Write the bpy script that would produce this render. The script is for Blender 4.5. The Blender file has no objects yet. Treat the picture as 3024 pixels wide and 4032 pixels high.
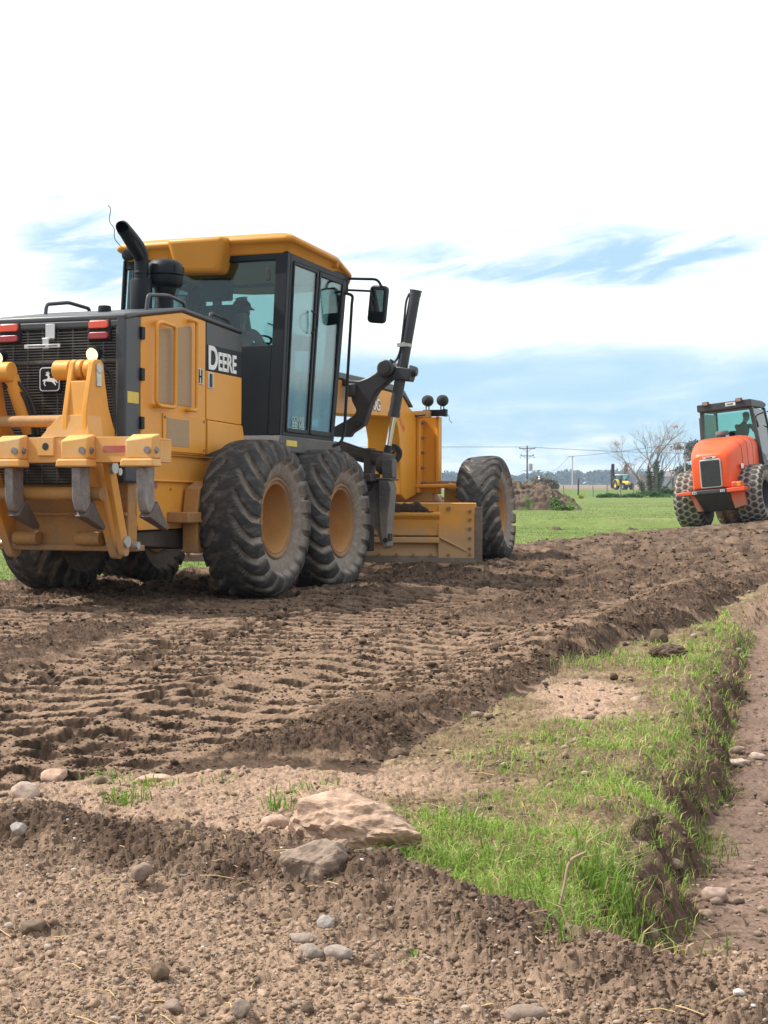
import bpy, bmesh, math, random
import numpy as np
from mathutils import Vector, Matrix
R = math.radians
scene = bpy.context.scene
col = scene.collection

# ---------------------------------------------------------------- camera
cam_d = bpy.data.cameras.new('camera'); cam = bpy.data.objects.new('camera', cam_d); col.objects.link(cam)
cam_d.sensor_fit = 'HORIZONTAL'; cam_d.sensor_width = 36.0; cam_d.lens = 72.1
cam_d.clip_start = 0.1; cam_d.clip_end = 20000
cam.location = (0, 0, 1.0); cam.rotation_euler = (R(90 - 1.05), 0, 0)
scene.camera = cam

# ---------------------------------------------------------------- exposure
vs = scene.view_settings
vs.view_transform = 'Standard'; vs.look = 'None'; vs.exposure = 0.5; vs.gamma = 1.0; vs.use_curve_mapping = False

# ---------------------------------------------------------------- sun
SUN_EL = 52.0
sun_h = Vector((-0.985, 0.15, 0)).normalized()
sun_dir = Vector((sun_h.x*math.cos(R(SUN_EL)), sun_h.y*math.cos(R(SUN_EL)), math.sin(R(SUN_EL))))
sl = bpy.data.lights.new('sun', 'SUN'); sl.energy = 4.4; sl.angle = R(0.6); sl.color = (1.0, 0.95, 0.87)
so = bpy.data.objects.new('sun', sl); col.objects.link(so)
so.rotation_euler = (-sun_dir).to_track_quat('-Z', 'Y').to_euler(); so.location = (-20, 10, 40)

# ---------------------------------------------------------------- world: physical sky with thin bright cloud
world = bpy.data.worlds.new('World'); scene.world = world; world.use_nodes = True
wn = world.node_tree; wn.nodes.clear()
class NT:
    def __init__(s, tree): s.t = tree
    def new(s, kind, **kw):
        n = s.t.nodes.new(kind)
        for k, v in kw.items(): setattr(n, k, v)
        return n
    def link(s, a, b): s.t.links.new(a, b)
    def put(s, sock, v):
        if hasattr(v, 'is_output') or isinstance(v, bpy.types.NodeSocket): s.t.links.new(v, sock)
        else: sock.default_value = v
    def math(s, op, a, b=0.0, c=None, clamp=False):
        n = s.new('ShaderNodeMath', operation=op, use_clamp=clamp); s.put(n.inputs[0], a); s.put(n.inputs[1], b)
        if c is not None: s.put(n.inputs[2], c)
        return n.outputs[0]
    def maprange(s, v, a, b, c=0.0, d=1.0, smooth=True):
        n = s.new('ShaderNodeMapRange', interpolation_type='SMOOTHSTEP' if smooth else 'LINEAR')
        s.put(n.inputs['Value'], v)
        for k, x in (('From Min', a), ('From Max', b), ('To Min', c), ('To Max', d)): s.put(n.inputs[k], x)
        return n.outputs[0]
    def noise(s, vec, scale, detail=4.0, rough=0.55, dist=0.0):
        n = s.new('ShaderNodeTexNoise'); 
        if vec is not None: s.put(n.inputs['Vector'], vec)
        n.inputs['Scale'].default_value = scale; n.inputs['Detail'].default_value = detail
        n.inputs['Roughness'].default_value = rough; n.inputs['Distortion'].default_value = dist
        return n.outputs[0]
    def mix(s, f, a, b, blend='MIX'):
        n = s.new('ShaderNodeMix', data_type='RGBA', blend_type=blend)
        s.put(n.inputs[0], f); s.put(n.inputs[6], a if not isinstance(a, tuple) else (*a, 1.0)[:4]); s.put(n.inputs[7], b if not isinstance(b, tuple) else (*b, 1.0)[:4])
        return n.outputs[2]
    def comb(s, x, y, z):
        n = s.new('ShaderNodeCombineXYZ'); s.put(n.inputs[0], x); s.put(n.inputs[1], y); s.put(n.inputs[2], z); return n.outputs[0]
W = NT(wn)
SKY_STRENGTH = 0.1
sky = W.new('ShaderNodeTexSky', sky_type='NISHITA', sun_disc=False, sun_elevation=R(SUN_EL), sun_rotation=math.atan2(sun_h.x, sun_h.y))
sky.air_density = 1.0; sky.dust_density = 0.6; sky.ozone_density = 1.5
tc = W.new('ShaderNodeTexCoord'); sp = W.new('ShaderNodeSeparateXYZ'); W.link(tc.outputs['Generated'], sp.inputs[0])
dx, dy, dz = sp.outputs
ay = W.math('MAXIMUM', W.math('ABSOLUTE', dy), 0.05)
A = W.math('DIVIDE', dx, ay); EV = W.math('DIVIDE', dz, ay)
# long drawn-out cirrus streaks, tilted up to the right
tilt = W.math('SUBTRACT', EV, W.math('MULTIPLY', A, 0.10))
streak = W.noise(W.comb(W.math('MULTIPLY', A, 5.0), W.math('MULTIPLY', tilt, 38.0), 3.7), 1.0, 6.0, 0.58, 0.6)
soft = W.noise(W.comb(W.math('MULTIPLY', A, 9.0), W.math('MULTIPLY', EV, 20.0), 9.1), 1.0, 5.0, 0.6, 0.4)
puff = W.noise(W.comb(W.math('MULTIPLY', A, 26.0), W.math('MULTIPLY', EV, 95.0), 1.3), 1.0, 4.0, 0.55)
wisp = W.noise(W.comb(W.math('MULTIPLY', A, 16.0), W.math('MULTIPLY', W.math('SUBTRACT', EV, W.math('MULTIPLY', A, 0.22)), 70.0), 5.2), 1.0, 5.0, 0.55, 0.8)
def blob(a0, e0, sa, se, k):
    u = W.math('DIVIDE', W.math('SUBTRACT', A, a0), sa)
    e = W.math('SUBTRACT', W.math('SUBTRACT', EV, e0), W.math('MULTIPLY', W.math('SUBTRACT', A, a0), k))
    v = W.math('DIVIDE', e, se)
    q = W.math('ADD', W.math('MULTIPLY', u, u), W.math('MULTIPLY', v, v))
    return W.math('EXPONENT', W.math('MULTIPLY', q, -1.0))
cover = W.maprange(EV, 0.070, 0.108, 0.10, 1.0)
cover = W.math('ADD', cover, W.maprange(EV, 0.0, 0.05, 0.34, 0.0))
for (a0, e0, sa, se, k, amp) in BLOBS if 'BLOBS' in globals() else (
        (-0.19, 0.152, 0.05, 0.030, -0.15, 0.95), (0.19, 0.147, 0.08, 0.018, 0.13, 0.75),
        (0.10, 0.136, 0.10, 0.016, 0.08, 0.45), (0.0, 0.15, 0.05, 0.02, 0.0, 0.35), (0.08, 0.145, 0.18, 0.035, 0.1, 0.26), (-0.05, 0.19, 0.25, 0.03, 0.05, 0.15)):
    cover = W.math('SUBTRACT', cover, W.math('MULTIPLY', W.math('MULTIPLY', blob(a0, e0, sa, se, k), amp), W.maprange(wisp, 0.25, 0.78, 0.15, 1.5, False)))
cover = W.math('ADD', cover, W.math('MULTIPLY', W.math('SUBTRACT', streak, 0.5), 1.25))
cover = W.math('ADD', cover, W.math('MULTIPLY', W.math('SUBTRACT', soft, 0.5), 0.7))
cover = W.math('ADD', cover, W.math('MULTIPLY', W.math('MULTIPLY', W.math('SUBTRACT', puff, 0.5), 1.1), W.maprange(EV, 0.03, 0.07, 1.0, 0.0)))
cover = W.math('ADD', cover, W.maprange(EV, 0.17, 0.24, 0.0, 0.9))
cover = W.maprange(cover, 0.0, 1.0, 0.0, 1.0)
cover = W.math('MULTIPLY', cover, W.maprange(dy, -0.25, 0.15, 0.62, 1.0))   # unseen sky behind the camera, cleared to weaken the fill light
blue = W.mix(W.maprange(dy, -0.2, 0.15, 0.1, 0.9), sky.outputs[0], (3.7, 5.6, 7.1), 'MIX')
final = W.mix(cover, blue, (9.6, 9.8, 9.9))
bg = W.new('ShaderNodeBackground'); bg.inputs[1].default_value = SKY_STRENGTH
W.link(final, bg.inputs[0]); out = W.new('ShaderNodeOutputWorld'); W.link(bg.outputs[0], out.inputs[0])

# ================================================================ helpers
def tag(o, label=None, cat=None, group=None, kind=None):
    if label: o['label'] = label
    if cat: o['category'] = cat
    if group: o['group'] = group
    if kind: o['kind'] = kind
    return o
def empty(name, loc=(0, 0, 0), rot=(0, 0, 0), parent=None):
    o = bpy.data.objects.new(name, None); col.objects.link(o); o.location = loc; o.rotation_euler = rot
    o.empty_display_size = 0.2
    if parent: o.parent = parent
    return o
def link_mesh(name, me, parent=None):
    o = bpy.data.objects.new(name, me); col.objects.link(o)
    if parent: o.parent = parent
    return o
def copy_tree(o, parent=None):
    c = o.copy(); col.objects.link(c)
    if parent is not None: c.parent = parent
    for ch in list(o.children): copy_tree(ch, c)
    return c

class MB:
    """collects shapes, then becomes ONE mesh object"""
    def __init__(s): s.v = []; s.f = []; s.m = []; s.marks = []
    def add(s, vs, fs, mi=0):
        s.marks.append((len(s.v), len(s.f))); b = len(s.v); s.v += [tuple(p) for p in vs]; s.f += [tuple(i + b for i in f) for f in fs]; s.m += [mi]*len(fs); return s
    def box(s, x0, x1, y0, y1, z0, z1, mi=0, M=None):
        vs = [Vector((x, y, z)) for z in (z0, z1) for y in (y0, y1) for x in (x0, x1)]
        if M is not None: vs = [M @ v for v in vs]
        return s.add(vs, [(0, 2, 3, 1), (4, 5, 7, 6), (0, 1, 5, 4), (2, 6, 7, 3), (0, 4, 6, 2), (1, 3, 7, 5)], mi)
    def hexa(s, p, mi=0):   # 8 corners: bottom 4 ccw, top 4 ccw
        return s.add(p, [(3, 2, 1, 0), (4, 5, 6, 7), (0, 1, 5, 4), (1, 2, 6, 5), (2, 3, 7, 6), (3, 0, 4, 7)], mi)
    def prism(s, pts, axis, a0, a1, mi=0, M=None):
        def P(q, a):
            v = {'x': (a, q[0], q[1]), 'y': (q[0], a, q[1]), 'z': (q[0], q[1], a)}[axis]
            v = Vector(v); return M @ v if M is not None else v
        n = len(pts)
        vs = [P(q, a0) for q in pts] + [P(q, a1) for q in pts]
        fs = [tuple(range(n)), tuple(range(2*n - 1, n - 1, -1))] + [((i + 1) % n, i, n + i, n + (i + 1) % n) for i in range(n)]
        ar = sum(pts[i][0]*pts[(i + 1) % n][1] - pts[(i + 1) % n][0]*pts[i][1] for i in range(n))
        flip = (ar > 0) ^ (a1 < a0) ^ (axis == 'y')
        if not flip: fs = [tuple(reversed(f)) for f in fs]
        fs = [tuple(reversed(f)) for f in fs]
        return s.add(vs, fs, mi)
    def tube(s, pts, r, n=10, cap=True, mi=0):
        pts = [Vector(p) for p in pts]; m = len(pts)
        rs = r if isinstance(r, (list, tuple)) else [r]*m
        d0 = (pts[1] - pts[0]).normalized()
        up = Vector((0, 0, 1)) if abs(d0.z) < 0.9 else Vector((1, 0, 0))
        u = d0.cross(up).normalized(); vs = []; fs = []
        for i, p in enumerate(pts):
            if i == 0: d = d0
            elif i == m - 1: d = (pts[i] - pts[i-1]).normalized()
            else:
                d = ((pts[i] - pts[i-1]).normalized() + (pts[i+1] - pts[i]).normalized())
                d = d.normalized() if d.length > 1e-6 else d0
            u = (u - d*u.dot(d)); u = u.normalized() if u.length > 1e-6 else d.orthogonal().normalized()
            w = d.cross(u)
            for k in range(n):
                a = 2*math.pi*k/n; vs.append(p + (u*math.cos(a) + w*math.sin(a))*rs[i])
        for i in range(m - 1):
            for k in range(n):
                a, b = i*n + k, i*n + (k + 1) % n
                fs.append((a, b, b + n, a + n))
        if cap: fs.append(tuple(range(n - 1, -1, -1))); fs.append(tuple(range((m-1)*n, m*n)))
        return s.add(vs, fs, mi)
    def cyl(s, p0, p1, r0, r1=None, n=20, mi=0): return s.tube([p0, p1], [r0, r0 if r1 is None else r1], n, True, mi)
    def lathe(s, prof, c, axis, n=32, mi=0, closed=False):
        a = Vector(axis).normalized(); u = a.orthogonal().normalized(); w = a.cross(u); c = Vector(c); vs = []; fs = []
        for (r, hh) in prof:
            for k in range(n):
                t = 2*math.pi*k/n; vs.append(c + a*hh + (u*math.cos(t) + w*math.sin(t))*r)
        m = len(prof)
        for i in range(m - 1 + (1 if closed else 0)):
            for k in range(n):
                i2 = (i + 1) % m
                fs.append((i*n + k, i*n + (k+1) % n, i2*n + (k+1) % n, i2*n + k))
        return s.add(vs, fs, mi)
    def ball(s, c, r, n=12, mi=0, sc=(1, 1, 1)):
        c = Vector(c); vs = []; fs = []; m = n//2
        for i in range(1, m):
            t = math.pi*i/m
            for k in range(n):
                p = 2*math.pi*k/n
                vs.append(c + Vector((r*sc[0]*math.sin(t)*math.cos(p), r*sc[1]*math.sin(t)*math.sin(p), r*sc[2]*math.cos(t))))
        for i in range(m - 2):
            for k in range(n):
                a, b = i*n + k, i*n + (k+1) % n; fs.append((a, a + n, b + n, b))
        vs.append(c + Vector((0, 0, r*sc[2]))); vs.append(c - Vector((0, 0, r*sc[2]))); t0 = len(vs) - 2
        for k in range(n):
            fs.append((t0, k, (k+1) % n)); o = (m-2)*n; fs.append((t0 + 1, o + (k+1) % n, o + k))
        return s.add(vs, fs, mi)
    def build(s, name, mat, parent=None, bevel=0.0, smooth=35, segs=2):
        me = bpy.data.meshes.new(name); me.from_pydata(s.v, [], s.f)
        for m in (mat if isinstance(mat, (list, tuple)) else [mat]): me.materials.append(m)
        if any(s.m): me.polygons.foreach_set('material_index', s.m)
        bm = bmesh.new(); bm.from_mesh(me); bmesh.ops.recalc_face_normals(bm, faces=bm.faces); bm.to_mesh(me); bm.free()
        if smooth:
            me.polygons.foreach_set('use_smooth', [True]*len(me.polygons)); me.set_sharp_from_angle(angle=R(smooth))
        me.update(); o = link_mesh(name, me, parent)
        if bevel:
            b = o.modifiers.new('bevel', 'BEVEL'); b.width = bevel; b.segments = segs; b.limit_method = 'ANGLE'; b.angle_limit = R(40); b.harden_normals = False
        return o

def curve_pts(pts, n=8):
    """smooth a polyline (Catmull-Rom)"""
    P = [Vector(p) for p in pts]; P = [P[0]*2 - P[1]] + P + [P[-1]*2 - P[-2]]; o = []
    for i in range(1, len(P) - 2):
        for k in range(n):
            t = k/n; a, b, c, d = P[i-1], P[i], P[i+1], P[i+2]
            o.append(0.5*((2*b) + (c - a)*t + (2*a - 5*b + 4*c - d)*t*t + (3*b - a - 3*c + d)*t**3))
    o.append(P[-2]); return o
def fillet(pts, r=0.04, n=5):
    """round the corners of a bent bar"""
    P = [Vector(p) for p in pts]; o = [P[0]]
    for i in range(1, len(P) - 1):
        a = (P[i-1] - P[i]); b = (P[i+1] - P[i]); q = min(r, a.length*0.45, b.length*0.45)
        p0 = P[i] + a.normalized()*q; p1 = P[i] + b.normalized()*q
        for k in range(n + 1):
            t = k/n; o.append(p0*(1-t)**2 + P[i]*2*t*(1-t) + p1*t*t)
    o.append(P[-1]); return o

# ---------------------------------------------------------------- materials
def new_mat(name):
    m = bpy.data.materials.new(name); m.use_nodes = True; t = m.node_tree; t.nodes.clear(); return m, NT(t)
def MAT(name, c, rough=0.5, metal=0.0, dust=0.0, dcol=(0.36, 0.26, 0.18), low=None, var=0.12, vs_=6.0, bump=0.0, bs=60.0, spec=0.5, coat=0.0, dscale=3.0, d2=None):
    """paint / metal / cloth with uneven tone and a coat of dust; low=(z0,z1): caked with dirt from z1 down to z0"""
    m, N = new_mat(name)
    tcn = N.new('ShaderNodeTexCoord'); P = tcn.outputs['Object']
    n1 = N.noise(P, vs_, 5.0, 0.6)
    v = N.maprange(n1, 0.25, 0.75, 1.0 - var, 1.0 + var, False)
    base = N.mix(1.0, (*c, 1.0), N.comb(v, v, v), 'MULTIPLY')
    rgh = rough
    if dust or low:
        n2 = N.noise(P, dscale, 7.0, 0.68, 0.3); n3 = N.noise(P, dscale*9, 5.0, 0.7)
        f = N.math('ADD', N.math('MULTIPLY', n2, 0.65), N.math('MULTIPLY', n3, 0.35))
        amt = N.maprange(f, 0.38, 0.68, dust*0.35, min(1.0, dust*1.5))
        if low:
            sx = N.new('ShaderNodeSeparateXYZ'); N.link(P, sx.inputs[0])
            g = N.maprange(sx.outputs[2], low[0], low[1], 0.55, -0.25, False)
            amt = N.math('MAXIMUM', amt, N.maprange(N.math('ADD', g, f), 0.52, 0.95, 0.0, 0.85))
        base = N.mix(amt, base, (*dcol, 1.0)); rgh = N.math('ADD', rough, N.math('MULTIPLY', amt, 0.9 - rough))
    b = N.new('ShaderNodeBsdfPrincipled'); N.put(b.inputs['Base Color'], base); N.put(b.inputs['Roughness'], rgh)
    b.inputs['Metallic'].default_value = metal; b.inputs['Specular IOR Level'].default_value = spec
    if coat: b.inputs['Coat Weight'].default_value = coat; b.inputs['Coat Roughness'].default_value = 0.12
    if bump:
        bn = N.new('ShaderNodeBump'); bn.inputs['Strength'].default_value = bump; bn.inputs['Distance'].default_value = 0.01
        N.put(bn.inputs['Height'], N.noise(P, bs, 5.0, 0.65)); N.link(bn.outputs[0], b.inputs['Normal'])
    o = N.new('ShaderNodeOutputMaterial'); N.link(b.outputs[0], o.inputs[0]); return m
def GLASS(name, tint, refl=1.0, rough=0.02):
    m, N = new_mat(name)
    t = N.new('ShaderNodeBsdfTransparent'); t.inputs[0].default_value = (*tint, 1)
    g = N.new('ShaderNodeBsdfGlossy'); g.inputs['Color'].default_value = (0.9, 0.95, 0.95, 1); g.inputs['Roughness'].default_value = rough
    fr = N.new('ShaderNodeFresnel'); fr.inputs[0].default_value = 1.5
    mx = N.new('ShaderNodeMixShader'); N.put(mx.inputs[0], N.math('MULTIPLY', fr.outputs[0], refl)); N.link(t.outputs[0], mx.inputs[1]); N.link(g.outputs[0], mx.inputs[2])
    o = N.new('ShaderNodeOutputMaterial'); N.link(mx.outputs[0], o.inputs[0]); return m
def LAMP(name, c, s):
    m, N = new_mat(name); e = N.new('ShaderNodeEmission'); e.inputs[0].default_value = (*c, 1); e.inputs[1].default_value = s
    o = N.new('ShaderNodeOutputMaterial'); N.link(e.outputs[0], o.inputs[0]); return m
def VCOL(name, rough=0.95, spec=0.2, var=0.25, scale=40.0, bump=0.0, bs=200.0, trans=0.0):
    """earth, stones, grass: colour of the stuff comes from the mesh's Col attribute, broken up by fine noise"""
    m, N = new_mat(name)
    a = N.new('ShaderNodeAttribute', attribute_name='Col'); tcn = N.new('ShaderNodeTexCoord'); P = tcn.outputs['Object']
    n1 = N.noise(P, scale, 6.0, 0.68); v = N.maprange(n1, 0.25, 0.75, 1.0 - var, 1.0 + var, False)
    base = N.mix(1.0, a.outputs['Color'], N.comb(v, v, v), 'MULTIPLY')
    b = N.new('ShaderNodeBsdfPrincipled'); N.put(b.inputs['Base Color'], base); b.inputs['Roughness'].default_value = rough; b.inputs['Specular IOR Level'].default_value = spec
    if bump:
        bn = N.new('ShaderNodeBump'); bn.inputs['Strength'].default_value = bump; bn.inputs['Distance'].default_value = 0.012
        N.put(bn.inputs['Height'], N.noise(P, bs, 6.0, 0.7)); N.link(bn.outputs[0], b.inputs['Normal'])
    o = N.new('ShaderNodeOutputMaterial')
    if trans:
        t = N.new('ShaderNodeBsdfTranslucent'); N.put(t.inputs[0], base); mx = N.new('ShaderNodeMixShader'); mx.inputs[0].default_value = trans
        N.link(b.outputs[0], mx.inputs[1]); N.link(t.outputs[0], mx.inputs[2]); N.link(mx.outputs[0], o.inputs[0])
    else: N.link(b.outputs[0], o.inputs[0])
    return m

# ---------------------------------------------------------------- numpy noise
def _hash(ix, iy, seed):
    h = (ix.astype(np.int64)*374761393 + iy.astype(np.int64)*668265263 + seed*1442695041) & 0xFFFFFFFF
    h = ((h ^ (h >> 13))*1274126177) & 0xFFFFFFFF
    h = ((h ^ (h >> 16))*2246822519) & 0xFFFFFFFF
    return ((h ^ (h >> 15)) & 0xFFFFFF)/float(0x1000000)
def perlin(x, y, seed=0):
    x = np.asarray(x, float); y = np.asarray(y, float)
    ix, iy = np.floor(x), np.floor(y); fx, fy = x - ix, y - iy
    u = fx*fx*fx*(fx*(fx*6 - 15) + 10); v = fy*fy*fy*(fy*(fy*6 - 15) + 10)
    def g(a, b, px, py):
        t = _hash(a, b, seed)*2*np.pi; return np.cos(t)*px + np.sin(t)*py
    n00 = g(ix, iy, fx, fy); n10 = g(ix + 1, iy, fx - 1, fy); n01 = g(ix, iy + 1, fx, fy - 1); n11 = g(ix + 1, iy + 1, fx - 1, fy - 1)
    return ((n00*(1-u) + n10*u)*(1-v) + (n01*(1-u) + n11*u)*v)*1.5
def fbm(x, y, oct=4, seed=0, gain=0.5, lac=2.03):
    s = 0; a = 1.0; t = 0
    for i in range(oct): s = s + a*perlin(x*lac**i + 17.3*i, y*lac**i - 9.1*i, seed + i*7); t += a; a *= gain
    return s/t
def clods(x, y, seed=0, dens=0.75):
    """rounded lumps lying side by side: 0 between them, up to 1 on top"""
    ix, iy = np.floor(x), np.floor(y); best = np.zeros_like(x)
    for i in (-1, 0, 1):
        for j in (-1, 0, 1):
            cx, cy = ix + i, iy + j
            px = cx + 0.15 + 0.7*_hash(cx, cy, seed); py = cy + 0.15 + 0.7*_hash(cx, cy, seed + 5)
            r = 0.25 + 0.45*_hash(cx, cy, seed + 11); on = (_hash(cx, cy, seed + 23) < dens)
            q = 1 - ((x - px)**2 + (y - py)**2)/(r*r)
            best = np.maximum(best, np.where(on & (q > 0), np.sqrt(np.maximum(q, 0))*r*1.6, 0))
    return best
def sst(x, a, b):
    t = np.clip((x - a)/(b - a), 0, 1); return t*t*(3 - 2*t)
def set_col(me, rgb):
    at = me.color_attributes.new('Col', 'FLOAT_COLOR', 'POINT')
    c = np.ones((len(rgb), 4), np.float32); c[:, :3] = rgb; at.data.foreach_set('color', c.ravel())
def np_mesh(name, V, F, mat, rgb=None, parent=None, smooth=True):
    """V (n,3), F (m,k) as numpy arrays"""
    me = bpy.data.meshes.new(name); V = np.asarray(V, np.float32); F = np.asarray(F, np.int32); k = F.shape[1]
    me.vertices.add(len(V)); me.vertices.foreach_set('co', V.ravel())
    me.loops.add(F.size); me.loops.foreach_set('vertex_index', F.ravel())
    me.polygons.add(len(F)); me.polygons.foreach_set('loop_start', np.arange(0, F.size, k, dtype=np.int32))
    try: me.polygons.foreach_set('loop_total', np.full(len(F), k, np.int32))
    except Exception: pass
    me.polygons.foreach_set('use_smooth', np.full(len(F), smooth))
    me.update(calc_edges=True); me.validate()
    if rgb is not None: set_col(me, rgb)
    me.materials.append(mat)
    return link_mesh(name, me, parent)
def build_each(mb_list, name, mat, parent=None, **kw):
    """each piece a part of its own"""
    return [m.build(name, mat, parent, **kw) for m in mb_list]
def split_mb(b):
    """one MB per shape that was added"""
    o = []; 
    for i, (v0, f0) in enumerate(b.marks):
        v1, f1 = b.marks[i + 1] if i + 1 < len(b.marks) else (len(b.v), len(b.f))
        m = MB(); m.v = b.v[v0:v1]; m.f = [tuple(k - v0 for k in f) for f in b.f[f0:f1]]; m.m = b.m[f0:f1]; o.append(m)
    return o

# ================================================================ ground
CS, SN = math.cos(R(21)), math.sin(R(21))
def sn(X, Y): return X*SN + Y*CS, X*CS - Y*SN           # along the track, across it (right positive)
C_TAN = np.array([.235, .158, .107]); C_DARK = np.array([.052, .034, .024]); C_MID = np.array([.085, .056, .039])
C_PALE = np.array([.33, .226, .163]); C_MUD = np.array([.165, .113, .088]); C_GRAV = np.array([.29, .202, .142])
C_GRASS = np.array([.118, .160, .040]); C_STRAW = np.array([.36, .28, .15]); C_CROP = np.array([.20, .14, .095])
EDGE_X = [-6, -2.5, -1.14, -.29, .19, .59, 1.2, 3, 8]; EDGE_Y = [4.95, 4.78, 4.6, 4.22, 3.66, 3.2, 3.05, 2.95, 2.8]
PRINTS = [(-1.32, 8.0, 4.7, .60, 9.0), (-2.95, 10.6, 14, .60, 8), (.0, 11.3, 19, .50, 8), (-.42, 7.4, 21, .48, 4.5), (2.1, 12.6, 21, .30, 7), (1.6, 16.5, 21, .5, 10)]
def mixc(a, b, f): return a*(1 - f[..., None]) + b*f[..., None]
def ground(X, Y, fine=True):
    X = np.asarray(X, float); Y = np.asarray(Y, float)
    s, n = sn(X, Y); r = np.hypot(X, Y)
    near = 1 - sst(r, 14, 30); mid = 1 - sst(r, 30, 60)
    wob = .16*fbm(s*.9, n*.9, 4, 3)
    nR = np.interp(s, [4, 5.2, 6.5, 8.4, 10.9, 15.6, 30, 80], [-1.85, -1.9, -2.0, -2.05, -1.82, -1.9, -1.9, -1.9]) + wob*1.3
    nL = np.interp(s, [0, 5, 10, 15.6, 24, 36, 60, 400], [-13, -11, -9.6, -8.6, -7.1, -6.25, -5.6, -5.5]) + wob*1.8
    nD = np.interp(s, [2.5, 4, 5, 6.5, 10, 14, 18, 40], [-.70, -.86, -1.0, -1.12, -1.5, -1.75, -1.98, -2.2]) + .10*fbm(s*2.4, n*.3, 4, 8) + .07*fbm(s*.9, n*.2, 2, 88)
    yE = np.interp(X, EDGE_X, EDGE_Y) + .10*fbm(X*2.2, Y*.6, 4, 21)
    y0 = 5.25 + .22*fbm(X*1.3, X*0+4.0, 3, 31) - .35*sst(X, -.6, -1.6)     # where the churned road begins
    soil = Y < yE
    road = (n < nR) & (n > nL) & (Y > y0) & ~soil & (s < 90)
    ditch_d = .17*(1 - sst(s, 7.0, 13.0))
    field = (n <= nL) | (s >= 90) | (n > nD + 3.2) & (Y > 6)
    ditch = (n > nD) & ~soil & ~field & (s < 30)
    z = .025*fbm(X*.35, Y*.35, 3, 1)*mid
    rgb = np.zeros(X.shape + (3,)); zone = np.full(X.shape, 2)
    # --- road
    rough = sst(fbm(s*.55, n*1.5, 4, 41) + .10, -.12, .22)
    edge_r = np.exp(-((n - (nR - .36))/.32)**2)
    rough = np.maximum(rough, edge_r*.8)
    rough = np.maximum(rough, .6*np.exp(-((n + 3.35 + .2*fbm(s*.8, s*0, 2, 5))/.30)**2)*sst(s, 4, 6))
    rough = np.maximum(rough, np.exp(-((n + 4.85)/.35)**2)*.5)
    pr = np.zeros_like(X); dep = np.zeros_like(X); dpc = np.zeros_like(X)
    for (px, py, hd, hw, ln) in PRINTS:
        c, q = math.cos(R(hd)), math.sin(R(hd)); a = (X - px)*q + (Y - py)*c; b = (X - px)*c - (Y - py)*q
        m = (1 - sst(np.abs(b) + .10*fbm(X*3, Y*3, 3, 51), hw*.85, hw)) * (1 - sst(np.abs(a), ln*.7, ln))
        m = m*sst(fbm(X*1.1 + 7, Y*1.1, 3, 57), -.8, -.45)
        ca = a/.27; ia = np.floor(ca); ua = ca - ia - .5; cb = b/.21 + .5*(np.mod(ia, 2)); ib = np.floor(cb); ub = cb - ib - .5
        ua = ua + .12*(_hash(ia, ib, 3) - .5); ub = ub + .12*(_hash(ia, ib, 4) - .5) 
        ua = ua + ub*ub*.6 - .04
        d = 1 - sst(np.maximum(np.abs(ub)/.35, np.abs(ua)/.25), .82, 1.02)
        on = (.45 + .75*_hash(ia, ib, 9))*(_hash(ia, ib, 15) > .12); d = d*on; dpc = np.maximum(dpc, (1 - sst(np.maximum(np.abs(ub)/.35, np.abs(ua)/.25), 1.0, 1.18))*np.minimum(on*1.4, 1)*m)
        dep = np.maximum(dep, d*m); pr = np.maximum(pr, m)
    if fine:
        cl1 = clods(X*7.5 + .6*fbm(X*4, Y*4, 2, 2), Y*7.5, 61, .55); cl2 = clods(X*19, Y*19, 67, .8); cl3 = clods(X*42, Y*42, 71, .85); cl0 = clods(X*2.6, Y*3.4, 63, .6)
        f1 = fbm(X*9, Y*9, 5, 73); f2 = fbm(X*2.1, Y*2.1, 4, 77)
    else:
        cl1 = cl2 = cl3 = cl0 = f1 = f2 = np.zeros_like(X)
    rz = z + .016*fbm(s*.25, n*1.2, 3, 11)
    rz = rz + (.035 + .10*sst(s, 7.5, 9.5)*(1 - sst(s, 13, 16)))*edge_r
    rz = rz + .038*np.exp(-((n + 3.4 + .25*fbm(s*.7, s*0, 3, 5))/.26)**2) + .025*np.exp(-((n + 4.85)/.3)**2)
    if fine: cl4 = clods(X*75, Y*75, 79, .9)
    else: cl4 = np.zeros_like(X)
    tn = fbm(X*3.6 + .5*fbm(X*9, Y*9, 2, 92), Y*5.2, 5, 91) + .35*fbm(X*15, Y*15, 3, 94)
    T = sst(tn + .02 - .13*rough, -.02, .22)*(.9 - .40*edge_r)
    T = np.maximum(T*(1 - pr), pr*(1 - .25*sst(tn, .1, -.35)))*(1 - .12*rough)
    rk = np.clip(1 - .80*T, 0, 1)*(.55 + .45*rough)*(1 - .75*pr)
    lum = (.020*cl1 + .018*cl2 + .013*cl3 + .006*cl4)*near + (.016*f1 + .018*np.abs(f2) + .018*cl0)*mid
    rz = rz + rk*lum + (1 - rk)*(.005*f1 + .004*cl3 + .003*cl4)*near - .050*dep*near - .04*dep*(1 - near)
    fade = sst(nR - n, 0, .16)*sst(Y - y0, 0, .30)*sst(n - nL, 0, .3)
    rz = z + (rz - z)*fade
    far_t = (.05*fbm(s*1.2, n*3.0, 4, 88) + .05*fbm(s*2.6, n*4.0, 3, 89) + .07*clods(s*1.6, n*2.6, 87, .6))*sst(r, 10, 17)*mid*fade
    rz = rz + far_t
    fresh = np.exp(-((n + 4.2)/1.7)**2)*sst(s, 9, 12)*(1 - sst(s, 20, 26))       # just turned by the blade: moist
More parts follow.
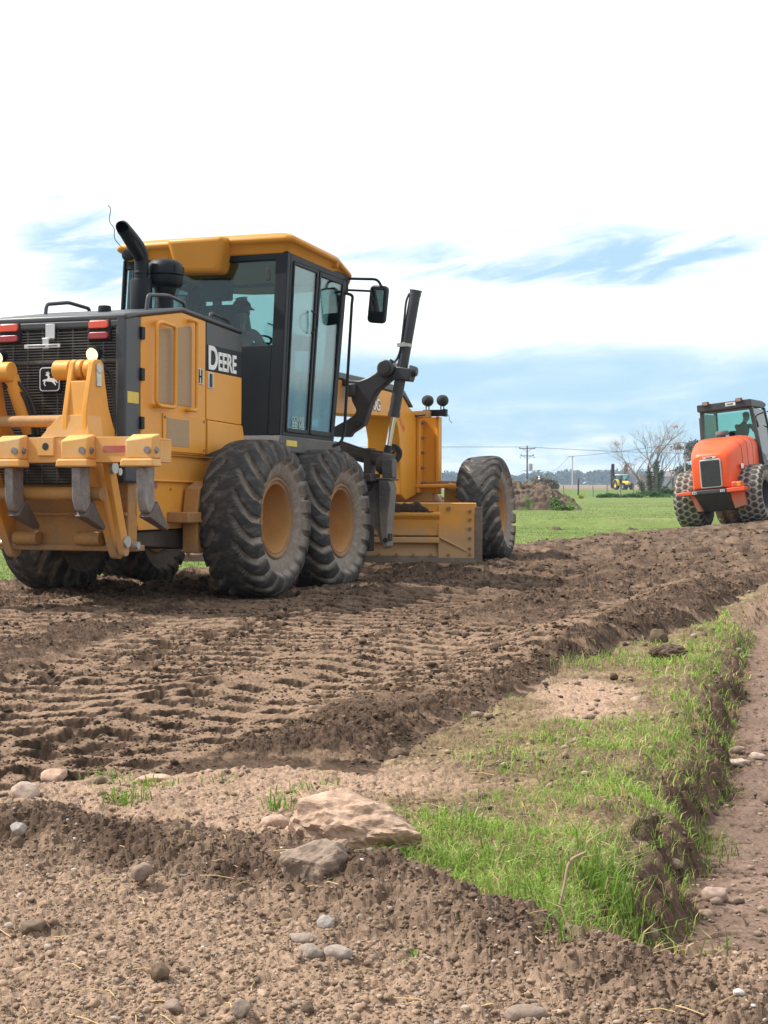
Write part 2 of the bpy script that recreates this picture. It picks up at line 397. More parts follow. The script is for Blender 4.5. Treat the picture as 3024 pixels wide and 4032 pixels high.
    rc = mixc(C_DARK*np.ones_like(rgb), C_MID*1.15, np.clip(.45 + 1.2*fbm(X*8, Y*8, 4, 97) + .35*(cl2 - .2), 0, 1))
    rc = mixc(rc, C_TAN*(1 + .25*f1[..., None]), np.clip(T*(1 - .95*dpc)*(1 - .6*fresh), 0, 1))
    farmix = sst(r, 13, 24); fm_ = fbm(s*1.3, n*4.2, 5, 95)
    rc = mixc(rc, mixc(C_DARK*1.2*np.ones_like(rgb), C_TAN*.85, np.clip(.42 + 1.6*fm_, 0, 1)), farmix*.8)
    if fine: grain = .72 + .56*_hash(np.floor(X*110), np.floor(Y*110), 31); rc = rc*(1 + (grain - 1)*near)[..., None]
    # --- verge, bare pale patches and grass litter
    bare = np.exp(-(((X - .92 - .12*(Y - 7))/.34)**2 + ((Y - 7.2)/.95)**2))
    bare = np.maximum(bare, .9*np.exp(-(((X - .02)/.42)**2 + ((Y - 5.15)/.5)**2)))
    left = (1 - sst(X, -.35, .0))*(Y < 5.9)
    bare = np.clip(np.maximum(bare, left*.85) - .08 + .45*fbm(X*2.5, Y*2.5, 4, 101), 0, 1)
    vz = z + .035*f2 + .014*f1 + .010*cl2 + .007*cl3 + .004*cl4 + .03*(1 - bare)*np.abs(f2)
    vz = vz - .02*np.abs(fbm(X*7, Y*5, 2, 111))*sst(X, -.3, -.8)*(Y < 5.2)
    vc = mixc((C_MID*.95 + C_STRAW*.22)*np.ones_like(rgb), C_PALE, sst(bare + .3*f1, .25, .8))
    vc = mixc(vc, C_STRAW*.85, np.clip((1 - bare)*sst(fbm(X*5, Y*5, 4, 105), -.1, .4)*.6, 0, 1))
    verge_drop = sst(n - nD, -.10, -.0)*.05*ditch_d/.17
    vz = vz - verge_drop
    # --- ditch
    wall = sst(n - nD + .06*f2 + .05*fbm(X*9, Y*9, 3, 127), 0.0, .16)
    dz_ = -ditch_d*wall + ditch_d*1.1*sst(n - nD, 1.9, 3.1)
    crack = np.abs(fbm(X*5.5, Y*5.5, 3, 121)); crack = 1 - sst(crack, .0, .05)
    ez = z - .05*ditch_d/.17 + dz_ + .022*f2 + .012*f1 + .008*cl2*(wall) + wall*(1 - wall)*(.25*f1 + .12*cl1 + .10*cl2) - .012*crack*wall + .03*(1 - wall)*fbm(X*11, Y*5, 3, 125)
    ec = mixc(C_DARK*2.3*(1 + .6*fbm(X*7, Y*7, 3, 129)[..., None]), C_MUD*(1.18 + .5*f2[..., None]), sst(n - nD, .12, .30)*.85 + .2*sst(s, 8, 13))
    ec = mixc(ec, C_PALE*.75, sst(s, 8.5, 13)*.75); ec = ec*(1 - .35*(crack*wall)[..., None])
    # --- soil heap in front
    q = yE - Y
    sz = .072*np.exp(-((q - .30)/.24)**2)*(1 - .45*sst(X, .1, .9)) - .045*np.exp(-((q)/.09)**2) + .02*sst(q, .5, 1.0)
    sz = z + sz + (.016*cl1 + .016*cl2 + .013*cl3 + .008*cl4)*(.55 + .45*np.exp(-((q - .3)/.4)**2)) + .020*f1 + .02*f2
    damp = np.exp(-((q - .34)/.30)**2)*(1 - .5*sst(X, 0, .8))
    sc = mixc(C_GRAV*np.ones_like(rgb), C_DARK*1.5, np.clip(damp*.85 + .75*fbm(X*5, Y*5, 5, 131) - .06, 0, 1))
    # --- field
    g1 = fbm(X*.12, Y*.12, 5, 141); g2 = fbm(X*1.3, Y*.9, 5, 143)
    fz = z + .03*g2*mid + .02*f1*near
    lush = sst(s*0 + Y, 104, 112)
    fc = C_GRASS*(1 + .30*g1 + .32*g2)[..., None]*np.array([1.0, 1.0, 1.0])
    fc = mixc(fc, np.array([.085, .145, .03])*(1 + .3*g2[..., None]), lush*.75)
    fc = mixc(fc, C_STRAW*.8, np.clip(sst(fbm(X*.5, Y*.35, 4, 147), .12, .5)*.35*(1 - lush), 0, 1))
    cropm = Y + 6*fbm(X*.02, Y*0, 3, 149) > 262
    fc = np.where(cropm[..., None], C_CROP*(1 + .35*fbm(X*.05, Y*.02, 4, 151))[..., None], fc)
    z = vz; rgb[:] = vc
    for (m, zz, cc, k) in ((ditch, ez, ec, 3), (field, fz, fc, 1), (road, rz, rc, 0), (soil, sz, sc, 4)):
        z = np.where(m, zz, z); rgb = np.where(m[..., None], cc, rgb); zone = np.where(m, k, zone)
    if fine: rgb = np.where(((zone == 4) | (zone == 2) | (zone == 3))[..., None], rgb*(.78 + .44*_hash(np.floor(X*150), np.floor(Y*150), 33))[..., None], rgb)
    zone = np.where(field & cropm, 5, zone)
    # the road shoulder under the roller leans to its left
    rx, ry = 7.7, 37.3; w = 1 - sst(np.hypot((X - rx - .9)*.8, (Y - ry - 1.5)), 2.2, 5.5)
    pl = -.04 + .0963*((X - rx)*math.cos(R(29)) - (Y - ry)*math.sin(R(29)))
    z = z*(1 - w) + w*(pl + (z)*.35)
    return z, zone, np.clip(rgb, .01, .9)

def fan():
    rs = [1.9]
    while rs[-1] < 2600:
        r = rs[-1]; y = max(r - 1.0, .9); rs.append(r + min(max(.007, .42*y*y/1538), r*.035 + .0))
    th = np.concatenate([np.arange(-50, -18, .35), np.arange(-18, 18, .052), np.arange(18, 50.01, .35)])*math.pi/180
    rs = np.array(rs); RR, TT = np.meshgrid(rs, th, indexing='ij')
    return RR*np.sin(TT), -1.0 + RR*np.cos(TT)
GX, GY = fan()
GZ, ZONE, GC = ground(GX, GY)
nr, nc = GX.shape
idx = np.arange(nr*nc).reshape(nr, nc)
Q = np.stack([idx[:-1, :-1], idx[:-1, 1:], idx[1:, 1:], idx[1:, :-1]], -1).reshape(-1, 4)[:, ::-1]
ZF = ZONE[:-1, :-1].ravel()
AV = np.stack([GX, GY, GZ], -1).reshape(-1, 3); AC = GC.reshape(-1, 3)
m_earth = VCOL('earth', .97, .10, .28, 90.0, .45, 190.0)
m_field = VCOL('meadow', .9, .15, .28, 9.0, .5, 30.0)
NAMES = {0: ('dirt_track', m_earth, 'churned dark brown dirt track pressed with tread prints'), 1: ('grass_field', m_field, 'flat green grass field beyond the dirt track'),
         2: ('grass_verge', m_earth, 'pale earth verge between dirt track and ditch'), 3: ('ditch', m_earth, 'shallow muddy ditch along the right side'),
         4: ('soil_mound', m_earth, 'stony brown soil spread across the foreground'), 5: ('crop_field', m_field, 'strip of brown field below the far trees')}
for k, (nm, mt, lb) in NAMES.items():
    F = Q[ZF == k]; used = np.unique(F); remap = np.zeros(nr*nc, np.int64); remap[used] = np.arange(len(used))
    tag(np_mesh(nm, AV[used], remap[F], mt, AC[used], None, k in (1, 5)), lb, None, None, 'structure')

# ================================================================ motor grader (local: x right, y forward, z up)
YEL = MAT('machine_yellow', (.74, .315, .030), .45, 0, .22, (.46, .31, .18), (.3, 1.0), .10, 4.0, spec=.3)
YEL_CLEAN = MAT('machine_yellow_clean', (.74, .315, .030), .36, 0, .05, (.42, .29, .16), None, .06, 3.0, spec=.32)
YEL_DIRTY = MAT('machine_yellow_dirty', (.50, .235, .045), .6, 0, .55, (.22, .15, .10), (.25, .9), .15, 6.0)
YEL_PATCH = MAT('reflective_yellow', (.75, .55, .04), .4, 0, .3)
GRY = MAT('charcoal_paint', (.028, .033, .042), .4, 0, .10, (.20, .17, .14), None, .12, 4.0)
GRYD = MAT('charcoal_dusty', (.045, .049, .058), .6, 0, .40, (.24, .20, .165), (.3, 1.4), .15, 5.0)
BLK = MAT('black_frame', (.005, .008, .012), .5, 0, .02, (.12, .11, .10), spec=.25)
BLKM = MAT('matt_black', (.012, .012, .014), .75, 0, .3, (.10, .09, .08))
GREASE = MAT('oily_black', (.02, .018, .017), .5, 0, .5, (.13, .10, .08))
STEEL = MAT('worn_steel', (.30, .29, .29), .5, .5, .6, (.20, .14, .105), None, .25, 12.0, .3)
CHROME = MAT('chrome_rod', (.80, .80, .82), .12, 1.0, .05)
ZINC = MAT('zinc_plate', (.55, .56, .56), .4, .7, .2)
SCREEN = MAT('mesh_screen', (.42, .28, .15), .75, 0, .4, (.45, .32, .20), None, .10, 40.0, .5, 400)
WHITE = MAT('white_lettering', (.80, .80, .80), .45, 0, .08)
REDL = MAT('red_lens', (.72, .07, .03), .2, 0, .1); REDD = MAT('dark_red_lens', (.33, .015, .03), .25, 0, .1)
REDT = MAT('red_sticker', (.40, .03, .03), .5, 0, .4); REDTXT = MAT('red_lettering', (.75, .12, .06), .5, 0, .2)
RUBBER_HOSE = MAT('rubber_hose', (.015, .015, .016), .5)
RUST = MAT('rusty_rim_edge', (.36, .19, .075), .75, 0, .6, (.20, .125, .085), None, .3, 14.0, .4)
RIMY = MAT('rim_yellow', (.54, .26, .055), .6, 0, .45, (.34, .23, .15), None, .15, 5.0, spec=.25)
SOILM = MAT('loose_soil', (.085, .056, .038), 1.0, 0, .5, (.19, .13, .09), None, .3, 20.0, .8, 60)
SEATM = MAT('seat_cloth', (.02, .02, .022), .9)
m_tyre = VCOL('tyre_rubber', .82, .25, .25, 22.0, .25, 90.0)
CABGLASS = GLASS('cab_glass', (.64, .78, .78), .85)
MIRROR = MAT('mirror_face', (.9, .9, .9), .03, 1.0)
LAMPON = LAMP('lit_lamp', (1.0, .70, .36), 1.7)
LENS = MAT('lamp_lens', (.5, .5, .48), .15, .3)

def text_mesh(name, s, size, mat, parent, loc, axes, bold=0.02, ext=0.002, sx=1.0, mirror=False, shear=0.0, align='LEFT'):
    cu = bpy.data.curves.new(name, 'FONT'); cu.body = s; cu.size = size; cu.offset = bold*size; cu.extrude = ext; cu.shear = shear; cu.align_x = align
    o = bpy.data.objects.new(name, cu); col.objects.link(o); bpy.context.view_layer.update()
    me = bpy.data.meshes.new_from_object(o.evaluated_get(bpy.context.evaluated_depsgraph_get())); bpy.data.objects.remove(o)
    X, Y = Vector(axes[0]), Vector(axes[1]); Z = X.cross(Y)
    Mx = Matrix(((X.x, Y.x, Z.x, loc[0]), (X.y, Y.y, Z.y, loc[1]), (X.z, Y.z, Z.z, loc[2]), (0, 0, 0, 1)))
    me.transform(Matrix.Diagonal((sx*(-1 if mirror else 1), 1, 1, 1))); me.transform(Mx)
    me.materials.clear(); me.materials.append(mat); me.name = name
    return link_mesh(name, me, parent)
SIDE = ((0, 1, 0), (0, 0, 1)); REAR = ((1, 0, 0), (0, 0, 1))

def tyre_mesh(name, Rad, Wd, rim, N=20, lug=.060, dirn=1, kind='lug', seg=704):
    hh = Rad - lug - rim
    prof = [(-.34, .0), (-.43, .10), (-.485, .28), (-.50, .48), (-.49, .68), (-.465, .82), (-.42, .92), (-.34, .975), (-.18, .995), (0, 1.0)]
    prof = prof + [(-a, b) for a, b in prof[-2::-1]]
    P = np.array([(p.x, p.y) for p in curve_pts([(a, b, 0) for a, b in prof], 5)])
    w = P[:, 0]*Wd; r = rim + P[:, 1]*hh
    d = np.gradient(np.stack([w, r], 1), axis=0); nrm = np.stack([-d[:, 1], d[:, 0]], 1); nrm /= np.linalg.norm(nrm, axis=1)[:, None]
    arc = np.concatenate([[0], np.cumsum(np.hypot(np.diff(w), np.diff(r)))]); mid = arc[len(arc)//2]
    lo = np.interp(.70, P[:len(P)//2, 1], arc[:len(arc)//2]); v = (arc - mid)/(mid - lo)
    ph = np.arange(seg)/seg*2*np.pi; PH, V = np.meshgrid(ph, v, indexing='ij')
    p = 2*np.pi/N
    if kind == 'lug':
        m = np.zeros_like(PH)
        for sg in (1, -1):
            vv = V*sg; drop = np.clip((vv - .34)/.46, 0, 1)*1.0 + np.clip(vv - .86, 0, 1)*.4
            c = (PH/p + drop*dirn + (0 if sg > 0 else .5)); q = np.abs(c - np.round(c))
            hw = .315 + .02*np.clip(vv, 0, 1)
            body = 1 - sst(q, hw - .02, hw + .06)
            m = np.maximum(m, body*sst(vv, -.36, -.28)*(1 - sst(vv, 1.10, 1.28)))
    else:   # hexagonal knobs in staggered rows
        ax = arc - mid; rows = .155
        cv = V*0 + ax[None, :]; j = np.round(cv/rows); cu_ = PH/p + .5*np.mod(j, 2); q = (cu_ - np.round(cu_))*p*Rad; t = cv - j*rows
        q = np.abs(q); t = np.abs(t)
        hexd = np.maximum(q, q*.5 + t*.866)
        m = (1 - sst(hexd, .058, .078))*(np.abs(V) < 1.12)
    RR = r[None, :] + m*lug*nrm[None, :, 1]; WW = w[None, :] + m*lug*nrm[None, :, 0]
    X = WW; Y = -dirn_y(RR, PH)[0]; Zz = dirn_y(RR, PH)[1]
    n0, n1 = PH.shape; idx = np.arange(n0*n1).reshape(n0, n1)
    F = np.stack([idx[:, :-1], np.roll(idx, -1, 0)[:, :-1], np.roll(idx, -1, 0)[:, 1:], idx[:, 1:]], -1).reshape(-1, 4)
    av = np.abs(V); side = sst(av, 1.0, 1.35); ring = sst(1.55, 0, 1)*0 + sst(av, 1.75, 2.1)
    nz = fbm(PH*9, V*3, 4, 7); nz2 = fbm(PH*30, V*9, 3, 9)
    lugc = np.array([.045, .043, .043]); groove = np.array([.36, .315, .27]); sidec = np.array([.22, .18, .148]); ringc = np.array([.105, .10, .098])
    C = mixc(groove*np.ones(PH.shape + (3,)), lugc, np.clip(sst(m, .35, .98)*(1.0 + .4*nz) - .25*np.clip(nz2, 0, 1), 0, 1))
    C = mixc(C, sidec*(1 + .3*nz[..., None]), side*np.clip(.85 + .8*nz, 0, 1)); C = mixc(C, ringc, ring)
    C = mixc(C, sidec*.8, np.clip((.35 + nz)*.4*(1 - m), 0, 1))
    o = np_mesh(name, np.stack([X, Y, Zz], -1).reshape(-1, 3), F, m_tyre, C.reshape(-1, 3).clip(.01, .9)); me = o.data; bpy.data.objects.remove(o); return me
def dirn_y(RR, PH): return RR*np.cos(PH), RR*np.sin(PH)
tyre_rear = tyre_mesh('tyre', .695, .455, .345); tyre_front = tyre_mesh('tyre', .695, .455, .345, dirn=-1)
def wheel(parent, tyre, loc, rot=(0, 0, 0), dirt=RIMY):
    wv = empty('wheel', loc, rot, parent)
    t = link_mesh('tyre', tyre, wv); t.rotation_euler = (random.uniform(0, 6), 0, 0)
    rm = MB(); rm.lathe([(.352, .165), (.364, .182), (.354, .198), (.340, .202), (.330, .190), (.318, .184), (.309, .188), (.303, .184)], (0, 0, 0), (1, 0, 0), 48, 1)
    rm.lathe([(.303, .184), (.297, .165), (.292, .12), (.284, .0), (.270, -.06), (.20, -.045), (.14, -.05), (.13, .0), (.06, .02), (.0001, .02)], (0, 0, 0), (1, 0, 0), 48, 0)
    rm.lathe([(.352, -.165), (.33, -.19), (.28, -.15), (.20, -.06)], (0, 0, 0), (1, 0, 0), 40, 0)
    for k in range(10):
        a = 2*math.pi*k/10; c = Vector((-.035, .17*math.cos(a), .17*math.sin(a))); rm.cyl(c, c + Vector((.03, 0, 0)), .016, None, 6, 1)
    rm.build('rim', [dirt, RUST], wv, smooth=40); return wv

random.seed(4)
G = empty('motor_grader', (-1.809, 14.634, 0), (R(-1.0), 0, R(-20)))
tag(G, 'big yellow motor grader with charcoal cab and rear ripper on the dirt track', 'motor grader')
wheel(G, tyre_rear, (1.005, -.77, .683)); wheel(G, tyre_rear, (1.005, .77, .655))
wheel(G, tyre_rear, (-1.005, -.77, .683), (0, 0, math.pi)); wheel(G, tyre_rear, (-1.005, .77, .655), (0, 0, math.pi))
wheel(G, tyre_front, (1.10, 6.16, .775), (0, R(-4), R(4.5))); wheel(G, tyre_front, (-1.02, 6.16, .775), (0, R(-4), R(4.5 + 180)))

# --- rear chassis
b = MB()
b.prism([(-2.16, .585), (-1.44, .596), (-.9, .62), (1.25, .95), (1.25, 1.34), (-.2, 1.30), (-.9, 1.215), (-2.22, 1.215), (-2.22, .72)], 'x', -.60, .60)
b.box(-.625, .625, -2.2, -1.0, .985, 1.003); b.box(-.63, .63, -2.2, -.9, 1.205, 1.222)
for y in (-1.98, -1.62, -1.2): b.cyl((.60, y, .93), (.622, y, .93), .014, None, 6)
b.build('chassis', YEL, G, .008)
b = MB()
for sx in (1, -1):
    pts = [(-1.445, .735), (-1.40, .94), (-1.215, 1.0), (-1.10, 1.0), (-1.06, .38), (-1.44, .388)]
    b.prism(pts, 'x', sx*.62, sx*.76); b.box(min(sx*.60, sx*.80), max(sx*.60, sx*.80), -1.68, -1.18, .645, .735)
    b.box(min(sx*.57, sx*.74), max(sx*.57, sx*.74), -.95, .95, .47, .86)
b.build('tandem_case', YEL_DIRTY, G, .01)
b = MB(); b.prism([(-2.1, .46), (-.8, .40), (.4, .62), (1.4, .9), (1.4, .99), (-.9, .60), (-2.1, .57)], 'x', -.5, .55); b.build('belly_guard', GREASE, G, .006)

# --- hood
b = MB()
top = [(-2.475, 2.30), (-2.24, 2.342), (-1.51, 2.468), (-.33, 2.412), (-.33, 2.365), (-1.51, 2.424), (-2.24, 2.30), (-2.475, 2.245)]
b.prism(top, 'x', -.655, .655)
for sx in (1, -1): b.box(min(sx*.56, sx*.648), max(sx*.56, sx*.648), -2.475, -2.222, .965, 2.30)
b.box(-.57, .57, -2.40, -.36, .98, 2.30); b.box(-.60, .60, -2.475, -2.42, 2.19, 2.26)  # first box: unseen inner core, added to block light
hood = b.build('hood', GRY, G, .02, segs=3)
for sx in (1, -1):
    b = MB(); b.prism([(-2.216, 1.222), (-1.068, 1.222), (-1.068, 2.40), (-1.51, 2.422), (-2.216, 2.302)], 'x', sx*.59, sx*.645)
    d = b.build('side_door', YEL_CLEAN, G, .008)
    b = MB(); b.prism([(-1.93, 1.634), (-1.34, 1.634), (-1.34, 2.30), (-1.36, 2.325), (-1.93, 2.235)], 'x', sx*.644, sx*.650); b.build('mesh_screen', SCREEN, d, .004)
    b = MB(); b.prism([(-1.858, 1.238), (-1.082, 1.238), (-1.082, 1.553), (-1.858, 1.553)], 'x', sx*.646, sx*.657)
    lp = b.build('lower_panel', YEL_CLEAN, d, .006)
    b = MB(); b.box(min(sx*.656, sx*.660), max(sx*.656, sx*.660), -1.80, -1.40, 1.285, 1.515); b.build('mesh_screen', SCREEN, lp, .003)
    b = MB()
    for y in (-1.12, -1.83):
        for z in (1.27, 1.52): b.cyl((sx*.655, y, z), (sx*.664, y, z), .012, None, 8)
    build_each(split_mb(b), 'bolt', STEEL, lp)
    for (y0, y1, z0, z1) in ((-2.06, -1.735, 1.60, 2.285), (-1.50, -1.345, 1.60, 2.365)):
        b = MB(); b.tube(fillet([(sx*.645, y0 + .10, z1), (sx*.70, y0 + .10, z1), (sx*.70, y1, z1 - .01), (sx*.70, y1, z0), (sx*.70, y0 + .06, z0), (sx*.645, y0 + .06, z0)], .045), .0165, 10); b.build('grab_handle', YEL_CLEAN, d)
    b = MB(); b.tube(fillet([(sx*.70, -1.96, 2.285), (sx*.70, -2.06, 2.27), (sx*.70, -2.06, 1.62), (sx*.70, -1.99, 1.60)], .05), .0165, 10); b.build('grab_handle', YEL_CLEAN, d)
    b = MB()
    for z in (2.17, 1.84, 1.45): b.box(min(sx*.64, sx*.668), max(sx*.64, sx*.668), -2.245, -2.19, z - .05, z + .05)
    build_each(split_mb(b), 'hinge', BLK, d, bevel=.004)
    b = MB(); b.box(min(sx*.644, sx*.653), max(sx*.644, sx*.653), -1.245, -1.125, 1.84, 1.98); b.box(min(sx*.65, sx*.66), max(sx*.65, sx*.66), -1.215, -1.205, 1.85, 1.97, 1); b.box(min(sx*.65, sx*.66), max(sx*.65, sx*.66), -1.165, -1.155, 1.85, 1.97, 1); b.box(min(sx*.65, sx*.66), max(sx*.65, sx*.66), -1.205, -1.165, 1.90, 1.915, 1)
    b.build('latch', [ZINC, BLK], d, .003)
    b = MB(); b.prism([(-1.052, 1.545), (-.335, 1.535), (-.335, 1.968), (-1.052, 1.972)], 'x', sx*.59, sx*.646); fp = b.build('front_panel', YEL_CLEAN, G, .006)
    b = MB(); b.box(min(sx*.644, sx*.653), max(sx*.644, sx*.653), -1.03, -.93, 1.82, 1.96); b.box(min(sx*.65, sx*.66), max(sx*.65, sx*.66), -1.0, -.99, 1.83, 1.95, 1); b.box(min(sx*.65, sx*.66), max(sx*.65, sx*.66), -.97, -.96, 1.83, 1.95, 1); b.build('latch', [ZINC, BLK], fp, .003)
    b = MB(); b.prism([(-1.052, 1.974), (-.335, 1.972), (-.335, 2.362), (-1.052, 2.398)], 'x', sx*.59, sx*.645); dp = b.build('name_panel', GRY, G, .006)
    if sx > 0:
        b = MB(); b.box(.645, .648, -1.045, -.345, 1.978, 2.20); b.build('name_shadow', BLK, dp)
        text_mesh('lettering', 'D', .285, WHITE, dp, (.650, -1.035, 1.994), SIDE, .028, .003, .92)
        text_mesh('lettering', 'EERE', .225, WHITE, dp, (.650, -.838, 1.996), SIDE, .024, .003, .80)
    b = MB(); P0 = [(-1.052, 1.236), (-.30, 1.40), (-.345, 1.528), (-1.052, 1.538)]
    b.prism(P0, 'x', sx*.59, sx*.662); b.build('lower_fender_panel', YEL_CLEAN, G, .008)
b = MB(); b.box(.6485, .6505, -2.44, -2.26, 1.60, 1.69); b.build('reflective_patch', YEL_PATCH, hood)
b = MB(); b.box(-.55, .58, -2.432, -2.40, .95, 2.20); gr = b.build('grille', BLKM, G)
b = MB(); z = .97
while z < 2.18:
    b.box(-.56, .575, -2.462, -2.436, z, z + .0085); z += .0225
for x in np.arange(-.54, .58, .139): b.box(x, x + .012, -2.457, -2.437, .96, 2.19)
b.box(-.58, .60, -2.468, -2.43, 1.925, 1.95); b.box(.562, .602, -2.472, -2.43, .95, 2.22); b.box(-.602, -.562, -2.472, -2.43, .95, 2.22)
b.build('slats', MAT('grille_slat', (.030, .030, .032), .5, 0, .55, (.17, .15, .13)), gr)
for sx in (1, -1):
    c = .415*sx
    b = MB(); b.box(c - .105, c + .105, -2.482, -2.44, 2.085, 2.262); hs = b.build('light_housing', BLK, gr, .02)
    for (z0, z1, mt) in ((2.187, 2.247, REDL), (2.103, 2.157, REDD)):
        b = MB(); pts = fillet([(c - .088, z0, 0), (c + .088, z0, 0), (c + .088, z1, 0), (c - .088, z1, 0), (c - .088, z0, 0)], .026)
        b.prism([(p.x, p.y) for p in pts[1:]], 'y', -2.502, -2.47); b.build('tail_light', mt, hs, .006)
b = MB(); b.box(-.065, .02, -2.50, -2.49, 2.12, 2.235); b.box(-.06, .015, -2.56, -2.49, 2.105, 2.118); b.box(-.05, .005, -2.565, -2.555, 2.03, 2.115); b.box(-.215, .115, -2.572, -2.562, 2.036, 2.066); b.box(-.18, -.02, -2.574, -2.571, 2.047, 2.055, 1); b.box(.01, .09, -2.574, -2.571, 2.047, 2.055, 1)
b.build('plate_bracket', [ZINC, BLK], gr, .003)
# badge
def rrect(w, h, r, n=6):
    o = []
    for cx, cy, a0 in ((w - r, h - r, 0), (-w + r, h - r, 90), (-w + r, -h + r, 180), (w - r, -h + r, 270)):
        for k in range(n + 1): a = R(a0 + 90*k/n); o.append((cx + r*math.cos(a), cy + r*math.sin(a)))
    return o
b = MB(); b.prism([(x - .035, z + 1.795) for x, z in rrect(.105, .108, .035)], 'y', -2.480, -2.462, 0)
b.prism([(x - .035, z + 1.795) for x, z in rrect(.092, .096, .030)], 'y', -2.4825, -2.4800, 1); b.prism([(x - .035, z + 1.795) for x, z in rrect(.084, .088, .026)], 'y', -2.485, -2.4825, 0)
deer = [(-60, -5), (-42, 4), (-20, 6), (-12, 20), (-18, 30), (-32, 34), (-34, 40), (-22, 42), (-30, 58), (-24, 60), (-17, 46), (-14, 64), (-8, 64), (-9, 46), (0, 56), (4, 52), (-4, 40), (2, 26), (6, 14), (34, 12), (58, 4), (66, -10), (74, -24), (66, -26), (56, -14), (46, -16), (60, -40), (54, -44), (30, -20), (6, -14), (-12, -14), (-32, -8), (-40, -30), (-30, -46), (-36, -48), (-50, -30), (-46, -10), (-56, -12)]
b.prism([(x*.00105 - .035, z*.00105 + 1.79) for x, z in deer], 'y', -2.4875, -2.485, 1); b.build('badge', [BLK, WHITE], gr)
# handles on the hood, exhaust, air intake, filler cap
for pts in ([(.50, -1.87, 2.40), (.50, -1.84, 2.535), (.50, -1.50, 2.575), (.50, -1.20, 2.55), (.50, -1.17, 2.43)], [(-.50, -1.82, 2.38), (-.50, -1.80, 2.50), (-.50, -1.45, 2.56), (-.50, -1.10, 2.55), (-.50, -1.08, 2.43)], [(.50, -.70, 2.42), (.50, -.69, 2.525), (.50, -.33, 2.50), (.50, -.30, 2.41)]):
    b = MB(); b.tube(fillet(pts, .04), .0165, 10); b.build('hood_handle', GRY, hood)
ex = MB(); ex.lathe([(.0, 2.42), (.092, 2.42), (.095, 2.44), (.095, 2.735), (.088, 2.752), (.056, 2.756)], (.14, -1.31, 0), (0, 0, 1), 28)
pth = curve_pts([(.14, -1.31, 2.75), (.14, -1.31, 2.92), (.14, -1.33, 2.985), (.14, -1.40, 3.04), (.14, -1.53, 3.10), (.14, -1.66, 3.155)], 6)
ex.tube(pth[:-1] + [Vector((.14, -1.645, 3.142))], .062, 20, False); ex.tube([(.14, -1.640, 3.143), (.14, -1.31, 2.92)], [.053, .05], 16, False); ex.lathe([(.061, 2.795), (.064, 2.80), (.064, 2.815), (.061, 2.82)], (.14, -1.31, 0), (0, 0, 1), 24)
exo = ex.build('exhaust_stack', BLK, G)
b = MB(); b.lathe([(.075, 2.42), (.075, 2.62), (.085, 2.63), (.10, 2.70), (.142, 2.715), (.157, 2.735), (.160, 2.80), (.150, 2.806), (.163, 2.815), (.163, 2.865), (.150, 2.91), (.115, 2.94), (.06, 2.952), (.0001, 2.955)], (.26, -1.10, 0), (0, 0, 1), 28)
for a in range(0, 360, 60): b.box(-.006, .006, .12, .166, 2.82, 2.89, 0, Matrix.Translation((.26, -1.10, 0)) @ Matrix.Rotation(R(a), 4, 'Z'))
b.lathe([(.079, 2.62), (.083, 2.64), (.079, 2.66)], (.26, -1.10, 0), (0, 0, 1), 24, 1); b.build('air_intake', [BLK, STEEL], G)
b = MB(); b.lathe([(.0001, 2.455), (.05, 2.455), (.055, 2.44), (.055, 2.40)], (.10, -1.86, 0), (0, 0, 1), 16); b.build('filler_cap', BLK, hood)

# --- ripper
b = MB(); b.box(-1.30, 1.09, -2.93, -2.70, 1.112, 1.305); b.box(.159, .300, -2.955, -2.925, 1.164, 1.306); b.box(1.09, 1.20, -2.92, -2.74, 1.112, 1.128); b.box(1.09, 1.20, -2.92, -2.74, 1.275, 1.29); b.box(1.186, 1.20, -2.92, -2.74, 1.128, 1.275); b.hexa([(.17, -2.935, 1.305), (.60, -2.935, 1.305), (.60, -2.72, 1.305), (.17, -2.72, 1.305), (.33, -2.92, 1.475), (.575, -2.92, 1.475), (.575, -2.72, 1.475), (.33, -2.72, 1.475)])
b.cyl((.23, -2.957, 1.235), (.23, -2.95, 1.235), .03, None, 16, 1)
b.tube(fillet([(.16, -2.80, 1.30), (.16, -2.80, 1.40), (.24, -2.80, 1.40), (.24, -2.80, 1.30)], .05), .02, 8)
SCUFF = MAT('scuffed_yellow', (.74, .33, .04), .5, 0, .50, (.58, .42, .26), None, .12, 5.0, spec=.3, dscale=5.0)
rb = b.build('ripper_beam', [SCUFF, BLKM], G, .01)
